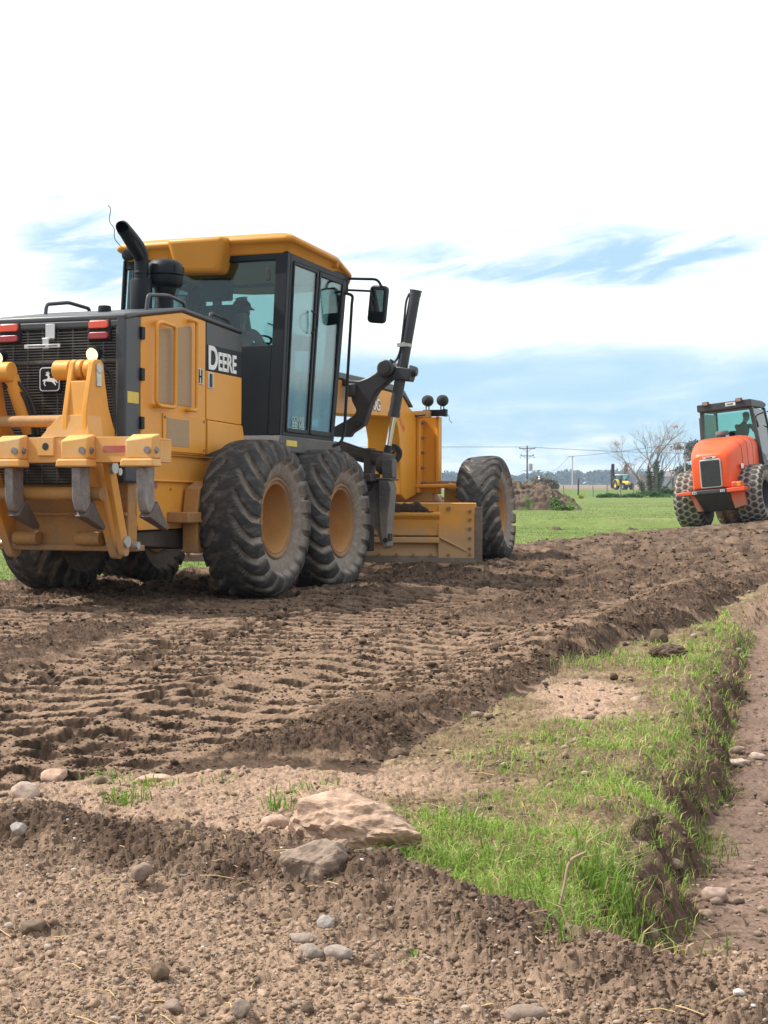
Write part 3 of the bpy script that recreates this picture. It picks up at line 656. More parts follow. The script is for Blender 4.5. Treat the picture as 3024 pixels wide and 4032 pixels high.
for cx in (-1.19, -.63, -.062, .532, 1.085):
    b = MB(); y1 = -2.925
    b.hexa([(cx - .155, -3.06, 1.075), (cx + .135, -3.06, 1.075), (cx + .14, y1, 1.075), (cx - .15, y1, 1.075), (cx - .14, -3.06, 1.135), (cx + .12, -3.06, 1.135), (cx + .125, y1, 1.135), (cx - .135, y1, 1.135)])
    b.hexa([(cx - .115, -3.04, 1.135), (cx + .12, -3.04, 1.135), (cx + .12, y1, 1.135), (cx - .115, y1, 1.135), (cx - .115, -3.04, 1.275), (cx + .12, -3.04, 1.30), (cx + .12, y1, 1.325), (cx - .115, y1, 1.325)])
    pk = b.build('shank_pocket', SCUFF, rb, .012)
    b = MB(); b.cyl((cx + .075, -3.055, 1.20), (cx + .075, -3.03, 1.20), .028, .02, 8); b.cyl((cx + .12, -2.99, 1.20), (cx + .135, -2.99, 1.20), .028, .02, 8); build_each(split_mb(b), 'shank_pin', STEEL, rb)
    if cx > -.7:
        b = MB(); b.prism([(-3.02, 1.08), (-2.85, 1.08), (-2.855, .90), (-2.84, .80), (-2.80, .735), (-2.88, .71), (-2.97, .745), (-3.01, .83)], 'x', cx - .036, cx + .036); b.build('ripper_shank', STEEL, rb, .012)
        b = MB(); b.hexa([(cx - .05, -2.95, .70), (cx + .05, -2.95, .70), (cx + .03, -2.63, .595), (cx - .03, -2.63, .595), (cx - .05, -2.83, .82), (cx + .05, -2.83, .82), (cx + .03, -2.61, .62), (cx - .03, -2.61, .62)]); b.build('ripper_tooth', MAT('muddy_steel', (.16, .13, .115), .7, .3, .5, (.13, .095, .075), None, .3, 15.0, .5), rb, .006)
b = MB(); b.box(.725, .958, -2.936, -2.931, 1.19, 1.237); b.box(-.5, -.25, -2.936, -2.931, 1.19, 1.237); build_each(split_mb(b), 'red_reflector', REDT, rb)
for sx in (1, -1):
    b = MB()
    prof = [(-2.68, 1.885), (-2.72, 1.91), (-2.80, 1.91), (-2.835, 1.885), (-2.87, 1.75), (-2.93, 1.49), (-2.93, 1.30), (-2.42, 1.30), (-2.52, 1.40), (-2.60, 1.55), (-2.655, 1.75)]
    for x in (.36, .53): b.prism(prof, 'x', sx*x, sx*(x + .045))
    b.hexa([(.36 if sx > 0 else -.57, -2.93, 1.30), (.57 if sx > 0 else -.36, -2.93, 1.30), (.57 if sx > 0 else -.36, -2.905, 1.30), (.36 if sx > 0 else -.57, -2.905, 1.30),
            (.36 if sx > 0 else -.57, -2.872, 1.74), (.57 if sx > 0 else -.36, -2.872, 1.74), (.57 if sx > 0 else -.36, -2.84, 1.74), (.36 if sx > 0 else -.57, -2.84, 1.74)])
    for x0, x1 in ((.20, .345), (.40, .455), (.475, .53)): b.cyl((sx*x0, -2.76, 1.835), (sx*x1, -2.76, 1.835), .078, None, 20)
    tw = b.build('ripper_tower', YEL, G, .008)
    b = MB(); b.cyl((sx*.574, -2.76, 1.84), (sx*.590, -2.76, 1.84), .042, None, 16); b.box(min(sx*.574, sx*.586), max(sx*.574, sx*.586), -2.795, -2.725, 1.70, 1.86); b.build('pivot_pin', ZINC, tw, .006)
    b = MB(); b.cyl((sx*.43, -2.74, 1.82), (sx*.43, -2.50, 1.10), .055, None, 16); b.build('ripper_cylinder', YEL, G)
    b = MB(); b.cyl((sx*.25, -2.70, 1.80), (sx*.16, -2.56, 1.36), .062, None, 16); b.build('lift_cylinder_barrel', YEL, tw) if sx < 0 else None
    b = MB()
    for (x0, x1, ya, za, yb, zb, hw) in ((.45, .52, -2.64, 1.06, -2.33, .48, .078), (.59, .64, -2.66, 1.10, -2.44, .48, .05)):
        dv = Vector((0, yb - ya, zb - za)).normalized(); pv = Vector((0, dv.z, -dv.y)); e0 = Vector((0, ya, za)) - dv*.05; e1 = Vector((0, yb, zb)) + dv*.05
        pts = []
        for e, s0 in ((e0, 1), (e1, -1)):
            base = 90 if s0 > 0 else 270
            for k in range(7):
                a = R(base - 90 + 180*k/6*1.0); 
                q = e + (pv*math.cos(a)*hw + dv*(-math.sin(a))*hw) ; pts.append((q.y, q.z))
        b.prism(pts, 'x', sx*x0, sx*x1)
    lk = b.build('ripper_link', YEL, G, .006)
    b = MB(); b.cyl((sx*.42, -2.335, .47), (sx*.70, -2.335, .47), .03, None, 12); b.cyl((sx*.645, -2.44, .50), (sx*.665, -2.44, .50), .045, None, 14); b.cyl((sx*.645, -2.66, 1.08), (sx*.672, -2.66, 1.08), .05, None, 14); b.cyl((sx*.64, -2.55, 1.05), (sx*.655, -2.55, 1.05), .03, None, 12); build_each(split_mb(b), 'pivot_pin', ZINC, lk)
    b = MB(); b.cyl((sx*.18, -2.40, .52), (sx*.40, -2.40, .52), .055, None, 16); b.build('pivot_boss', YEL_DIRTY, lk)
    lm = MB(); lm.lathe([(.0001, .10), (.045, .09), (.058, .05), (.06, .0), (.055, -.005)], (sx*.435, -2.62, 1.965), (0, .97, .25), 20); lm.box(sx*.435 - .01, sx*.435 + .01, -2.60, -2.57, 1.90, 1.95)
    lo = lm.build('work_light', BLK, tw)
    lm = MB(); lm.lathe([(.0001, .002), (.052, -.002)], (sx*.435, -2.62, 1.965), (0, .97, .25), 20); lm.build('lens', LAMPON, lo)
b = MB(); b.cyl((-.29, -2.80, 1.438), (.29, -2.80, 1.438), .046, None, 18); b.cyl((-1.0, -2.76, .875), (.62, -2.76, .875), .052, None, 18); build_each(split_mb(b), 'cross_tube', YEL_DIRTY, G)
b = MB(); b.box(-.60, .60, -2.33, -2.18, .44, 1.0); b.box(-.66, .66, -2.36, -2.16, .42, .47); b.box(-.60, .60, -2.37, -2.33, .70, .73); b.box(-.5, .5, -2.4, -2.2, 1.01, 1.10); b.build('rear_plate', YEL_DIRTY, G, .01)
b = MB(); b.box(.603, .606, -1.98, -1.86, .93, .985); b.build('red_reflector', REDT, G)
for pts in ([(-.30, -2.74, 1.78), (-.20, -2.70, 1.76), (-.12, -2.66, 1.66), (-.07, -2.62, 1.50), (-.06, -2.60, 1.34)], [(-.30, -2.74, 1.73), (-.22, -2.70, 1.71), (-.15, -2.66, 1.63), (-.11, -2.62, 1.48), (-.10, -2.60, 1.34)]):
    b = MB(); b.tube(curve_pts(pts, 6), .017, 8); b.build('hydraulic_hose', RUBBER_HOSE, G)
b = MB(); b.tube(curve_pts([(.50, -2.66, 1.90), (.545, -2.52, 1.80), (.57, -2.50, 1.5), (.56, -2.50, 1.2)], 6), .012, 8); b.build('lamp_cable', RUBBER_HOSE, G)

# --- cab
HX = .88
def cy(y, z): return y + (.0 if y < .5 else .10)*0 + (z - 1.45)/1.75*(.17 + (.19*max(0.0, min(1.0, y/1.33))))   # posts lean forward
def quadbar(mb, x0, x1, ya, yb, z0, z1, mi=0):
    mb.hexa([(x0, cy(ya, z0), z0), (x1, cy(ya, z0), z0), (x1, cy(yb, z0), z0), (x0, cy(yb, z0), z0), (x0, cy(ya, z1), z1), (x1, cy(ya, z1), z1), (x1, cy(yb, z1), z1), (x0, cy(yb, z1), z1)], mi)
b = MB()
for sx in (1, -1):
    X = lambda a, c: (a, c) if sx > 0 else (-c, -a)
    if sx > 0: quadbar(b, *X(.755, HX), .0, .065, 1.45, 3.2); quadbar(b, *X(.80, HX), .065, .12, 1.45, 3.2)
    else: quadbar(b, -.885, -.858, .0, .06, 1.45, 3.2); quadbar(b, -.775, -.755, .0, .05, 1.45, 3.2); quadbar(b, -.86, -.77, .01, .05, 3.10, 3.2); quadbar(b, -.86, -.77, .01, .05, 1.45, 2.3)
    quadbar(b, *X(.80, HX), 1.27, 1.36, 1.40, 3.2)
    quadbar(b, *X(.82, HX), .10, 1.30, 3.12, 3.2); quadbar(b, *X(.82, HX), .10, 1.30, 1.45, 1.50)
quadbar(b, -.76, .76, .0, .05, 3.12, 3.2); quadbar(b, -.80, .80, 1.29, 1.35, 3.10, 3.2)
quadbar(b, -.80, -.72, 1.30, 1.36, 1.45, 3.2); quadbar(b, .72, .80, 1.30, 1.36, 1.45, 3.2); quadbar(b, -.72, .72, 1.30, 1.36, 1.45, 1.52)
cabf = b.build('cab_frame', BLK, G, .012)
b = MB(); quadbar(b, -.755, .755, .005, .045, 1.45, 2.31); b.box(-.84, .84, .02, 1.30, 1.425, 1.46); b.build('rear_panel', BLK, cabf, .01)
b = MB(); b.prism([(-.03, 1.37), (.0, 1.455), (1.40, 1.455), (1.52, 1.40), (1.58, 1.33), (1.2, 1.29), (.3, 1.30)], 'x', -.89, .89); sill = b.build('cab_sill', GRYD, G, .012)
b = MB(); b.box(.891, .894, .13, .38, 1.36, 1.415); b.build('reflective_patch', YEL_PATCH, sill)
for sx in (1, -1):
    X = lambda a, c: (a, c) if sx > 0 else (-c, -a)
    b = MB(); quadbar(b, *X(.865, .893), .12, .145, 1.50, 3.12); quadbar(b, *X(.865, .893), .625, .665, 1.50, 3.12); quadbar(b, *X(.865, .893), .145, .625, 1.49, 1.53); quadbar(b, *X(.865, .893), .145, .625, 3.09, 3.12)
    quadbar(b, *X(.865, .893), .69, .725, 1.50, 3.12); quadbar(b, *X(.865, .893), 1.235, 1.27, 1.50, 3.12); quadbar(b, *X(.865, .893), .725, 1.235, 1.49, 1.54); quadbar(b, *X(.865, .893), .725, 1.235, 3.07, 3.12)
    dr = b.build('cab_door', BLK, G, .006)
    b = MB(); quadbar(b, *X(.876, .881), .145, .625, 1.53, 3.09); quadbar(b, *X(.876, .881), .725, 1.235, 1.54, 3.07); b.build('window', CABGLASS, dr, smooth=0)
    b = MB(); b.tube(fillet([(sx*.90, .70, 2.70), (sx*.93, .78, 2.66), (sx*.93, .78, 2.55), (sx*.90, .70, 2.48)], .02), .009, 8); b.tube(fillet([(sx*.85, .76, 2.70), (sx*.82, .62, 2.64), (sx*.82, .62, 2.54), (sx*.85, .72, 2.48)], .02), .009, 8); b.tube([(sx*.86, .66, 2.25), (sx*.82, .645, 1.95), (sx*.84, .70, 1.88), (sx*.84, .68, 1.72)], .008, 6); build_each(split_mb(b), 'door_handle', BLK, dr)
    if sx > 0:
        pt = MAT('pale_print', (.30, .45, .44), .5)
        text_mesh('lettering', 'SERVICIO', .072, pt, dr, (.883, .575, 1.600), SIDE, .02, .0006, .98, True)
        text_mesh('lettering', 'EN SEE', .098, pt, dr, (.883, .575, 1.525), SIDE, .03, .0006, 1.0, True)
b = MB(); quadbar(b, -.858, -.775, .022, .028, 2.3, 3.10); b.build('quarter_window', CABGLASS, cabf, smooth=0)
b = MB(); quadbar(b, -.755, .755, .022, .028, 2.31, 3.12); b.build('rear_window', CABGLASS, cabf, smooth=0)
b = MB(); quadbar(b, -.72, .72, 1.325, 1.331, 1.52, 3.10); b.build('windscreen', CABGLASS, cabf, smooth=0)
b = MB(); b.box(.735, .775, -.01, .005, 2.9, 3.02); b.build('hinge', BLKM, cabf, .006)
# roof
b = MB()
def ring(sc, z, fr=0.0):
    pl = [(-.30, .09), (.30, .09), (.90, .10), (.95, .16), (.95, 1.30), (.90, 1.78), (.80, 1.98), (.40, 2.12), (.0, 2.15), (-.40, 2.12), (-.80, 1.98), (-.90, 1.78), (-.95, 1.30), (-.95, .16), (-.90, .10)]
    o = []
    for x, y in pl:
        X, Y = x*sc, .95 + (y - .95)*sc; zz = z - .135*max(0, (y - .85)/1.1)**1.7*fr; o.append((X, Y, zz))
    return o
rings = [ring(.86, 3.175, .3), ring(.925, 3.18, .6), ring(.945, 3.25, .8), ring(.975, 3.275, 1.0), ring(1.0, 3.29, 1.1), ring(1.0, 3.315, 1.1), ring(.985, 3.34, 1.05), ring(.95, 3.362, 1.0), ring(.88, 3.383, .9), ring(.76, 3.398, .7), ring(.45, 3.413, .4)]
n = 15; V = [p for r_ in rings for p in r_]; F = []
for i in range(len(rings) - 1):
    for k in range(n): F.append((i*n + k, i*n + (k+1) % n, (i+1)*n + (k+1) % n, (i+1)*n + k))
F.append(tuple(range((len(rings)-1)*n, len(rings)*n))); F.append(tuple(reversed(range(n))))
b.add(V, F)
b.box(-.95, .95, 1.26, 1.30, 3.2, 3.3)
ROOFY = MAT('roof_orange', (.56, .225, .022), .42, 0, .05, (.42, .29, .16), None, .06, 3.0, spec=.3)
roof = b.build('cab_roof', ROOFY, G, .018, 50, 3)
b = MB(); b.hexa([(-.22, .0, 3.02), (.24, .0, 3.0), (.25, .34, 3.0), (-.24, .34, 3.02), (-.30, -.055, 3.335), (.30, -.055, 3.335), (.33, .40, 3.385), (-.33, .40, 3.385)]); b.build('rear_duct', ROOFY, roof, .045, 50, 4)
for x in (-.80, -.66):
    b = MB(); b.lathe([(.0001, .06), (.05, .05), (.06, .0), (.05, -.005), (.0001, -.006)], (x, .10, 3.235), (0, 1, .1), 16); b.build('roof_light', BLK, roof)
b = MB(); b.tube(curve_pts([(-.86, .14, 3.30), (-.88, .0, 3.38), (-.84, -.08, 3.46), (-.86, -.14, 3.53), (-.80, -.22, 3.62), (-.82, -.24, 3.66)], 5), .004, 5); b.build('antenna_wire', BLKM, roof)
# mirrors, rail
for sx in (1, -1):
    b = MB(); b.tube(fillet([(sx*.86, 1.72, 3.16), (sx*1.16, 1.86, 3.16), (sx*1.20, 1.90, 3.06)], .05), .014, 10); b.tube([(sx*.86, 1.70, 3.04), (sx*1.08, 1.86, 3.04)], .012, 8); b.cyl((sx*.86, 1.70, 3.0), (sx*.86, 1.72, 3.2), .03, None, 10)
    ma = b.build('mirror_arm', BLK, G)
    b = MB(); Mx = Matrix.Translation((sx*1.145, 1.90, 2.905)) @ Matrix.Rotation(R(-9*sx), 4, 'Z') @ Matrix.Rotation(R(6*sx), 4, 'Y')
    b.prism(rrect(.10, .195, .045), 'y', -.025, .05, 0, Mx); b.build('mirror', BLK, ma, .015)
    b = MB(); b.prism(rrect(.078, .172, .035), 'y', -.029, -.0255, 0, Mx @ Matrix.Rotation(R(3), 4, 'X')); b.build('mirror_glass', MIRROR, ma)
    b = MB(); b.tube(fillet([(sx*.87, 1.62, 3.0), (sx*.95, 1.69, 2.98), (sx*.95, 1.66, 2.9), (sx*.95, 1.47, 1.56), (sx*.95, 1.38, 1.44), (sx*.88, 1.30, 1.40)], .07, 7), .0155, 10); b.build('grab_rail', BLK, G)
# inside of the cab
b = MB(); b.box(-.24, .24, .58, 1.08, 1.86, 2.0); b.hexa([(-.24, .50, 1.98), (.24, .50, 1.98), (.24, .66, 1.98), (-.24, .66, 1.98), (-.21, .38, 2.75), (.21, .38, 2.75), (.21, .50, 2.75), (-.21, .50, 2.75)]); b.box(-.15, .15, .40, .52, 2.80, 3.02); b.box(-.05, .05, .44, .48, 2.70, 2.85)
b.box(-.2, .2, .65, 1.0, 1.46, 1.86); b.build('seat', SEATM, G, .035)
b = MB(); b.box(-.12, .12, 1.42, 1.55, 1.46, 2.30); b.tube([(0, 1.46, 2.28), (0, 1.34, 2.45)], .03, 8)
for k in range(1): b.lathe([(.165, .0), (.18, .012), (.195, .0), (.18, -.012)], (0, 1.33, 2.47), (0, -.55, .83), 28, 0, True)
b.box(-.16, .16, 1.32, 1.34, 2.46, 2.48); b.build('steering_console', BLKM, G)
b = MB(); b.box(.42, .70, .95, 1.20, 2.36, 2.50); b.box(.50, .56, 1.05, 1.12, 1.46, 2.36); b.box(-.70, -.42, .60, 1.2, 1.46, 2.15); build_each(split_mb(b), 'control_box', BLKM, G, bevel=.01)
b = MB(); b.tube([(.80, .40, 2.38), (.70, .28, 1.85)], .008, 6); b.tube([(.0, 1.66, 2.72), (.45, 1.60, 2.55)], .008, 6); build_each(split_mb(b), 'wiper_arm', BLKM, cabf)

# --- front frame
b = MB()
side = [(1.35, 1.42), (2.2, 1.70), (3.0, 1.84), (4.05, 1.888), (4.98, 1.924), (5.10, 1.87), (5.17, 1.80), (5.24, 1.648), (5.29, .955), (5.50, .885), (6.02, .98), (6.02, 1.985), (5.60, 2.085), (5.36, 2.205), (4.9, 2.235), (3.0, 2.25), (1.35, 2.05)]
b.prism(side, 'x', -.22, .22)
b.box(.22, .275, 5.88, 6.03, .98, 1.985); b.box(-.275, -.22, 5.88, 6.03, .98, 1.985)
fr = b.build('front_frame', YEL_CLEAN, G, .015)
b = MB(); b.prism([(1.6, 2.10), (3.0, 2.252), (4.9, 2.237), (5.37, 2.208), (5.62, 2.088), (5.76, 2.09), (5.40, 2.285), (4.9, 2.335), (3.0, 2.33), (1.6, 2.2)], 'x', -.232, .232); b.build('hose_cover', GRY, fr, .015)
b = MB()
for k in range(5): zz = 1.90 - .195*k; b.cyl((.22 + .054, 5.95, zz), (.30, 5.95, zz), .022, None, 6); b.cyl((.30, 5.95, zz), (.335, 5.95, zz), .006, None, 6)
build_each(split_mb(b), 'bolt', STEEL, fr)
b = MB(); b.box(-.50, .50, 6.035, 6.12, .97, 1.985); b.box(.455, .50, 5.98, 6.035, .97, 1.985); b.box(-.50, -.455, 5.98, 6.035, .97, 1.985); b.build('front_plate', YEL_CLEAN, G, .012)
text_mesh('lettering', '770G', .205, BLK, fr, (.2206, 4.06, 1.972), SIDE, .075, .0010, 1.0); text_mesh('lettering', '770G', .205, WHITE, fr, (.2225, 4.06, 1.972), SIDE, .025, .0010, 1.0)
tv = Vector((0, .73, -.55)).normalized(); text_mesh('lettering', 'FORESTALES', .10, REDTXT, fr, (.2225, 4.88, 2.135), (tuple(tv), tuple(Vector((1, 0, 0)).cross(tv))), .02, .001, 1.16)
b = MB(); b.lathe([(.055, -.02), (.115, -.02), (.125, .0), (.115, .02), (.055, .02)], (.16, 5.16, 1.47), (0, -1, 0), 24); b.tube(curve_pts([(.16, 5.14, 1.55), (.2, 5.1, 1.50), (.14, 5.1, 1.44), (.2, 5.12, 1.40)], 5), .014, 6); b.build('hose_coupling', BLKM, fr)
b = MB(); b.box(.05, .42, 5.86, 5.92, 1.965, 2.055); b.tube([(.08, 5.85, 1.99), (.2, 5.84, 1.985), (.36, 5.84, 2.0)], .012, 6, True, 1); lb = b.build('lamp_bracket', [YEL_DIRTY, BLKM], G, .005)
b = MB(); b.box(.30, .62, 5.90, 5.99, 2.055, 2.068); b.box(.405, .575, 5.90, 5.97, 1.985, 2.055); b.box(.575, .62, 5.89, 5.98, 1.98, 2.075); b.tube(curve_pts([(.61, 5.93, 2.02), (.655, 5.93, 1.98), (.66, 5.93, 1.93), (.70, 5.93, 1.89)], 5), .004, 5); b.build('lamp_bar', BLK, lb, .004)
for x in (.352, .556):
    b = MB(); b.lathe([(.0001, -.09), (.03, -.088), (.058, -.07), (.072, -.03), (.076, .03), (.070, .04), (.0001, .035)], (x, 5.95, 2.190), (0, 1, 0), 24); b.cyl((x - .02, 5.95, 2.06), (x - .02, 5.95, 2.13), .008, None, 6); b.cyl((x + .02, 5.95, 2.06), (x + .02, 5.95, 2.13), .008, None, 6)
    b.build('work_lamp', BLKM, lb)

# --- lift arms, lift cylinders
sad = [(.10, 2.30), (.323, 2.244), (.43, 2.235), (.534, 2.27), (.62, 2.315), (.684, 2.375), (.70, 2.40), (.74, 2.455), (.80, 2.455), (.85, 2.41), (.855, 2.33), (.818, 2.245), (.73, 2.18), (.652, 2.119), (.60, 2.04), (.56, 1.94), (.487, 1.736), (.40, 1.68), (.335, 1.643), (.302, 1.595), (.098, 1.599), (.10, 1.70), (.20, 1.75), (.301, 1.80), (.375, 1.85), (.395, 1.90), (.34, 2.0), (.325, 2.08), (.315, 2.149), (.20, 2.20), (.10, 2.22)]
for sx in (1, -1):
    b = MB(); b.prism([(sx*x, z) for x, z in sad], 'y', 3.24, 3.38); b.cyl((sx*.763, 3.17, 2.362), (sx*.763, 3.42, 2.362), .098, None, 24); b.box(min(sx*.30, sx*.40), max(sx*.30, sx*.40), 3.18, 3.42, 2.05, 2.20)
    arm = b.build('lift_arm', GRY, G, .015)
    b = MB(); b.cyl((sx*.763, 3.16, 2.362), (sx*.763, 3.172, 2.362), .062, None, 18); b.cyl((sx*.41, 3.22, 1.745), (sx*.41, 3.245, 1.745), .04, None, 16); build_each(split_mb(b), 'pivot_cap', BLKM, arm)
    b = MB(); b.hexa([(sx*.82, 3.22, 2.24), (sx*1.03, 3.22, 2.215), (sx*1.03, 3.42, 2.215), (sx*.82, 3.42, 2.24), (sx*.88, 3.22, 2.385), (sx*1.075, 3.22, 2.35), (sx*1.075, 3.42, 2.35), (sx*.88, 3.42, 2.385)] if sx > 0 else [(-1.03, 3.22, 2.215), (-.82, 3.22, 2.24), (-.82, 3.42, 2.24), (-1.03, 3.42, 2.215), (-1.075, 3.22, 2.35), (-.88, 3.22, 2.385), (-.88, 3.42, 2.385), (-1.075, 3.42, 2.35)])
    b.cyl((sx*1.02, 3.30, 2.33), (sx*1.11, 3.30, 2.325), .075, .05, 18); b.build('cylinder_yoke', GRY, arm, .012)
    p0 = Vector((sx*.829, 3.30, 1.82)); p1 = Vector((sx*1.083, 3.30, 3.225)); dv = (p1 - p0).normalized()
    b = MB(); b.cyl(p0, p1, .063, None, 24); b.cyl(p1, p1 + dv*.02, .072, None, 24); b.cyl(p1 - dv*.05, p1 - dv*.01, .068, None, 24); b.cyl(p0 - dv*.005, p0 + dv*.05, .070, None, 24)
    lc = b.build('lift_cylinder', GRY, G)
    b = MB(); b.cyl(p0, p0 - dv*.34, .034, None, 18); b.build('cylinder_rod', CHROME, lc)
    b = MB(); b.cyl(p0 - dv*.33, p0 - dv*.46, .040, .05, 16); b.ball(p0 - dv*.47, .06); b.build('rod_end', BLKM, lc)
    b = MB(); b.tube(curve_pts([p1 + Vector((-sx*.066, -.03, -.02)), p1 + Vector((-sx*.095, -.05, -.12)), p1 + Vector((-sx*.12, -.05, -.35)), p1 + Vector((-sx*.16, -.05, -.65)), p1 + Vector((-sx*.22, -.05, -.78)), Vector((sx*.80, 3.25, 2.46))], 6), .014, 8); b.build('hydraulic_hose', RUBBER_HOSE, lc)
    b = MB(); q = p1 - dv*.62; b.cyl(q, q + dv*.035, .068, None, 20); b.box(q.x - .02*sx - .06, q.x + .02, 3.22, 3.26, q.z - .01, q.z + .03); b.build('hose_clamp', ZINC, lc)

# --- circle, drawbar, blade
b = MB(); b.lathe([(.52, -.05), (.74, -.05), (.76, .0), (.74, .05), (.52, .05)], (0, 3.0, 1.02), (0, 0, 1), 48, 0, True); b.hexa([(-.5, 3.3, .98), (.5, 3.3, .98), (.08, 5.5, .82), (-.08, 5.5, .82), (-.5, 3.3, 1.10), (.5, 3.3, 1.10), (.08, 5.5, .92), (-.08, 5.5, .92)])
b.box(-.8, .8, 2.65, 2.95, 1.07, 1.16); b.build('blade_circle', GREASE, G, .01)
b = MB(); b.cyl((.22, 3.0, 1.455), (.83, 2.98, 1.315), .082, None, 20); b.box(.62, .70, 2.9, 3.06, 1.1, 1.45); b.lathe([(.0001, -.10), (.10, -.09), (.125, -.05), (.125, .06), (.0001, .07)], (.86, 2.98, 1.27), (.98, 0, -.2), 20); b.tube([(.35, 2.93, 1.52), (.6, 2.9, 1.44), (.85, 2.9, 1.40)], .014, 6); b.build('side_shift_cylinder', GREASE, G)
b = MB(); b.prism([(.25, 1.09), (.93, 1.09), (.955, 1.0), (.93, .62), (.93, .38), (.88, .34), (.84, .38), (.80, .52), (.66, .66), (.52, .78), (.25, .88)], 'y', 2.86, 2.93); b.prism([(.84, 1.085), (.955, 1.085), (.985, 1.0), (.95, .62), (.945, .36), (.90, .33), (.86, .55), (.845, .8)], 'y', 2.78, 2.99); b.box(.2, .97, 2.80, 3.1, 1.09, 1.115); b.box(.86, .98, 2.84, 3.0, 1.115, 1.32)
cp = b.build('blade_bracket', GRYD, G, .01)
b = MB()
for x in (.30, .48, .66): b.box(x, x + .05, 2.86, 3.02, .30, .80)
b.box(.88, .97, 2.80, 2.9, .42, .50); b.cyl((.93, 2.76, .43), (.93, 2.80, .43), .03, None, 8); b.build('blade_bracket_ribs', BLKM, cp, .008)
BM = Matrix.Translation((0, 3.36, 0)) @ Matrix.Rotation(R(21), 4, 'Z')     # blade frame: x along the blade
def bprism(mb, pts, x0, x1, mi=0): mb.prism(pts, 'x', x0, x1, mi, BM)
b = MB()
bprism(b, [(-.10, .19), (-.055, .30), (-.02, .44), (-.03, .60), (-.08, .84), (-.045, .85), (.005, .62), (.012, .44), (-.02, .29), (-.065, .185)], -1.83, 1.72)
bl = b.build('blade', YEL, G, .006)
b = MB(); bprism(b, [(-.10, .64), (-.10, .715), (-.05, .735), (.0, .735), (.0, .45), (-.08, .47), (-.08, .56)], -1.3, 1.30); bprism(b, [(-.15, .735), (-.15, .70), (-.09, .64), (-.02, .64), (-.02, .745)], -1.3, 1.30); b.build('slide_rail', YEL, bl, .012)
b = MB(); bprism(b, [(-.14, .385), (-.14, .445), (.0, .455), (.0, .36)], -1.3, 1.29); b.build('slide_rail', YEL, bl, .008)
b = MB(); bprism(b, [(-.11, .19), (-.085, .19), (-.06, .84), (-.085, .845)], 1.28, 1.72); Mg = BM
b.add([BM @ Vector(p) for p in ((1.30, -.14, .455), (1.30, -.09, .455), (1.62, -.09, .30), (1.62, -.115, .30), (1.30, -.14, .435), (1.30, -.09, .435), (1.62, -.09, .275), (1.62, -.115, .275))], [(0, 1, 2, 3), (7, 6, 5, 4), (0, 4, 5, 1), (1, 5, 6, 2), (2, 6, 7, 3), (3, 7, 4, 0)])
b.build('end_plate', YEL, bl, .006)
b = MB()
for z in (.75, .655, .55, .44, .32, .25): b.cyl(BM @ Vector((1.645, -.12, z)), BM @ Vector((1.645, -.08, z)), .02, None, 8)
for x in np.arange(-1.6, 1.6, .2): b.cyl(BM @ Vector((x, -.125, .245)), BM @ Vector((x, -.06, .245)), .018, None, 8)
b.cyl(BM @ Vector((1.40, -.12, .78)), BM @ Vector((1.40, -.06, .78)), .025, None, 8); build_each(split_mb(b), 'plow_bolt', RUST, bl)
b = MB(); bprism(b, [(-.115, .165), (-.085, .165), (-.075, .80), (-.10, .80)], 1.70, 1.79); bprism(b, [(-.12, .155), (-.09, .155), (-.075, .235), (-.105, .235)], -1.83, 1.72); b.build('cutting_edge', MAT('worn_edge', (.22, .17, .13), .6, .4, .5, (.16, .12, .09), None, .3, 20.0), bl, .004)
# --- front axle
b = MB(); b.box(-.85, .85, 6.02, 6.22, .66, .86); b.hexa([(-.45, 5.95, .86), (.45, 5.95, .86), (.45, 6.28, .86), (-.45, 6.28, .86), (-.28, 6.0, 1.0), (.40, 6.0, 1.0), (.40, 6.24, 1.0), (-.28, 6.24, 1.0)]); b.box(.55, .82, 6.05, 6.25, .55, 1.12); b.box(-.82, -.55, 6.05, 6.25, .55, 1.12); b.build('front_axle', YEL_DIRTY, G, .02)
b = MB(); b.box(-.75, .80, 5.97, 6.03, 1.095, 1.14); b.build('lean_bar', YEL_DIRTY, G, .008)
b = MB(); b.cyl((-.7, 5.90, 1.065), (.72, 5.90, 1.075), .028, None, 14); b.cyl((.66, 5.90, 1.075), (.80, 5.95, 1.05), .045, None, 12); b.build('tie_rod', YEL, G)

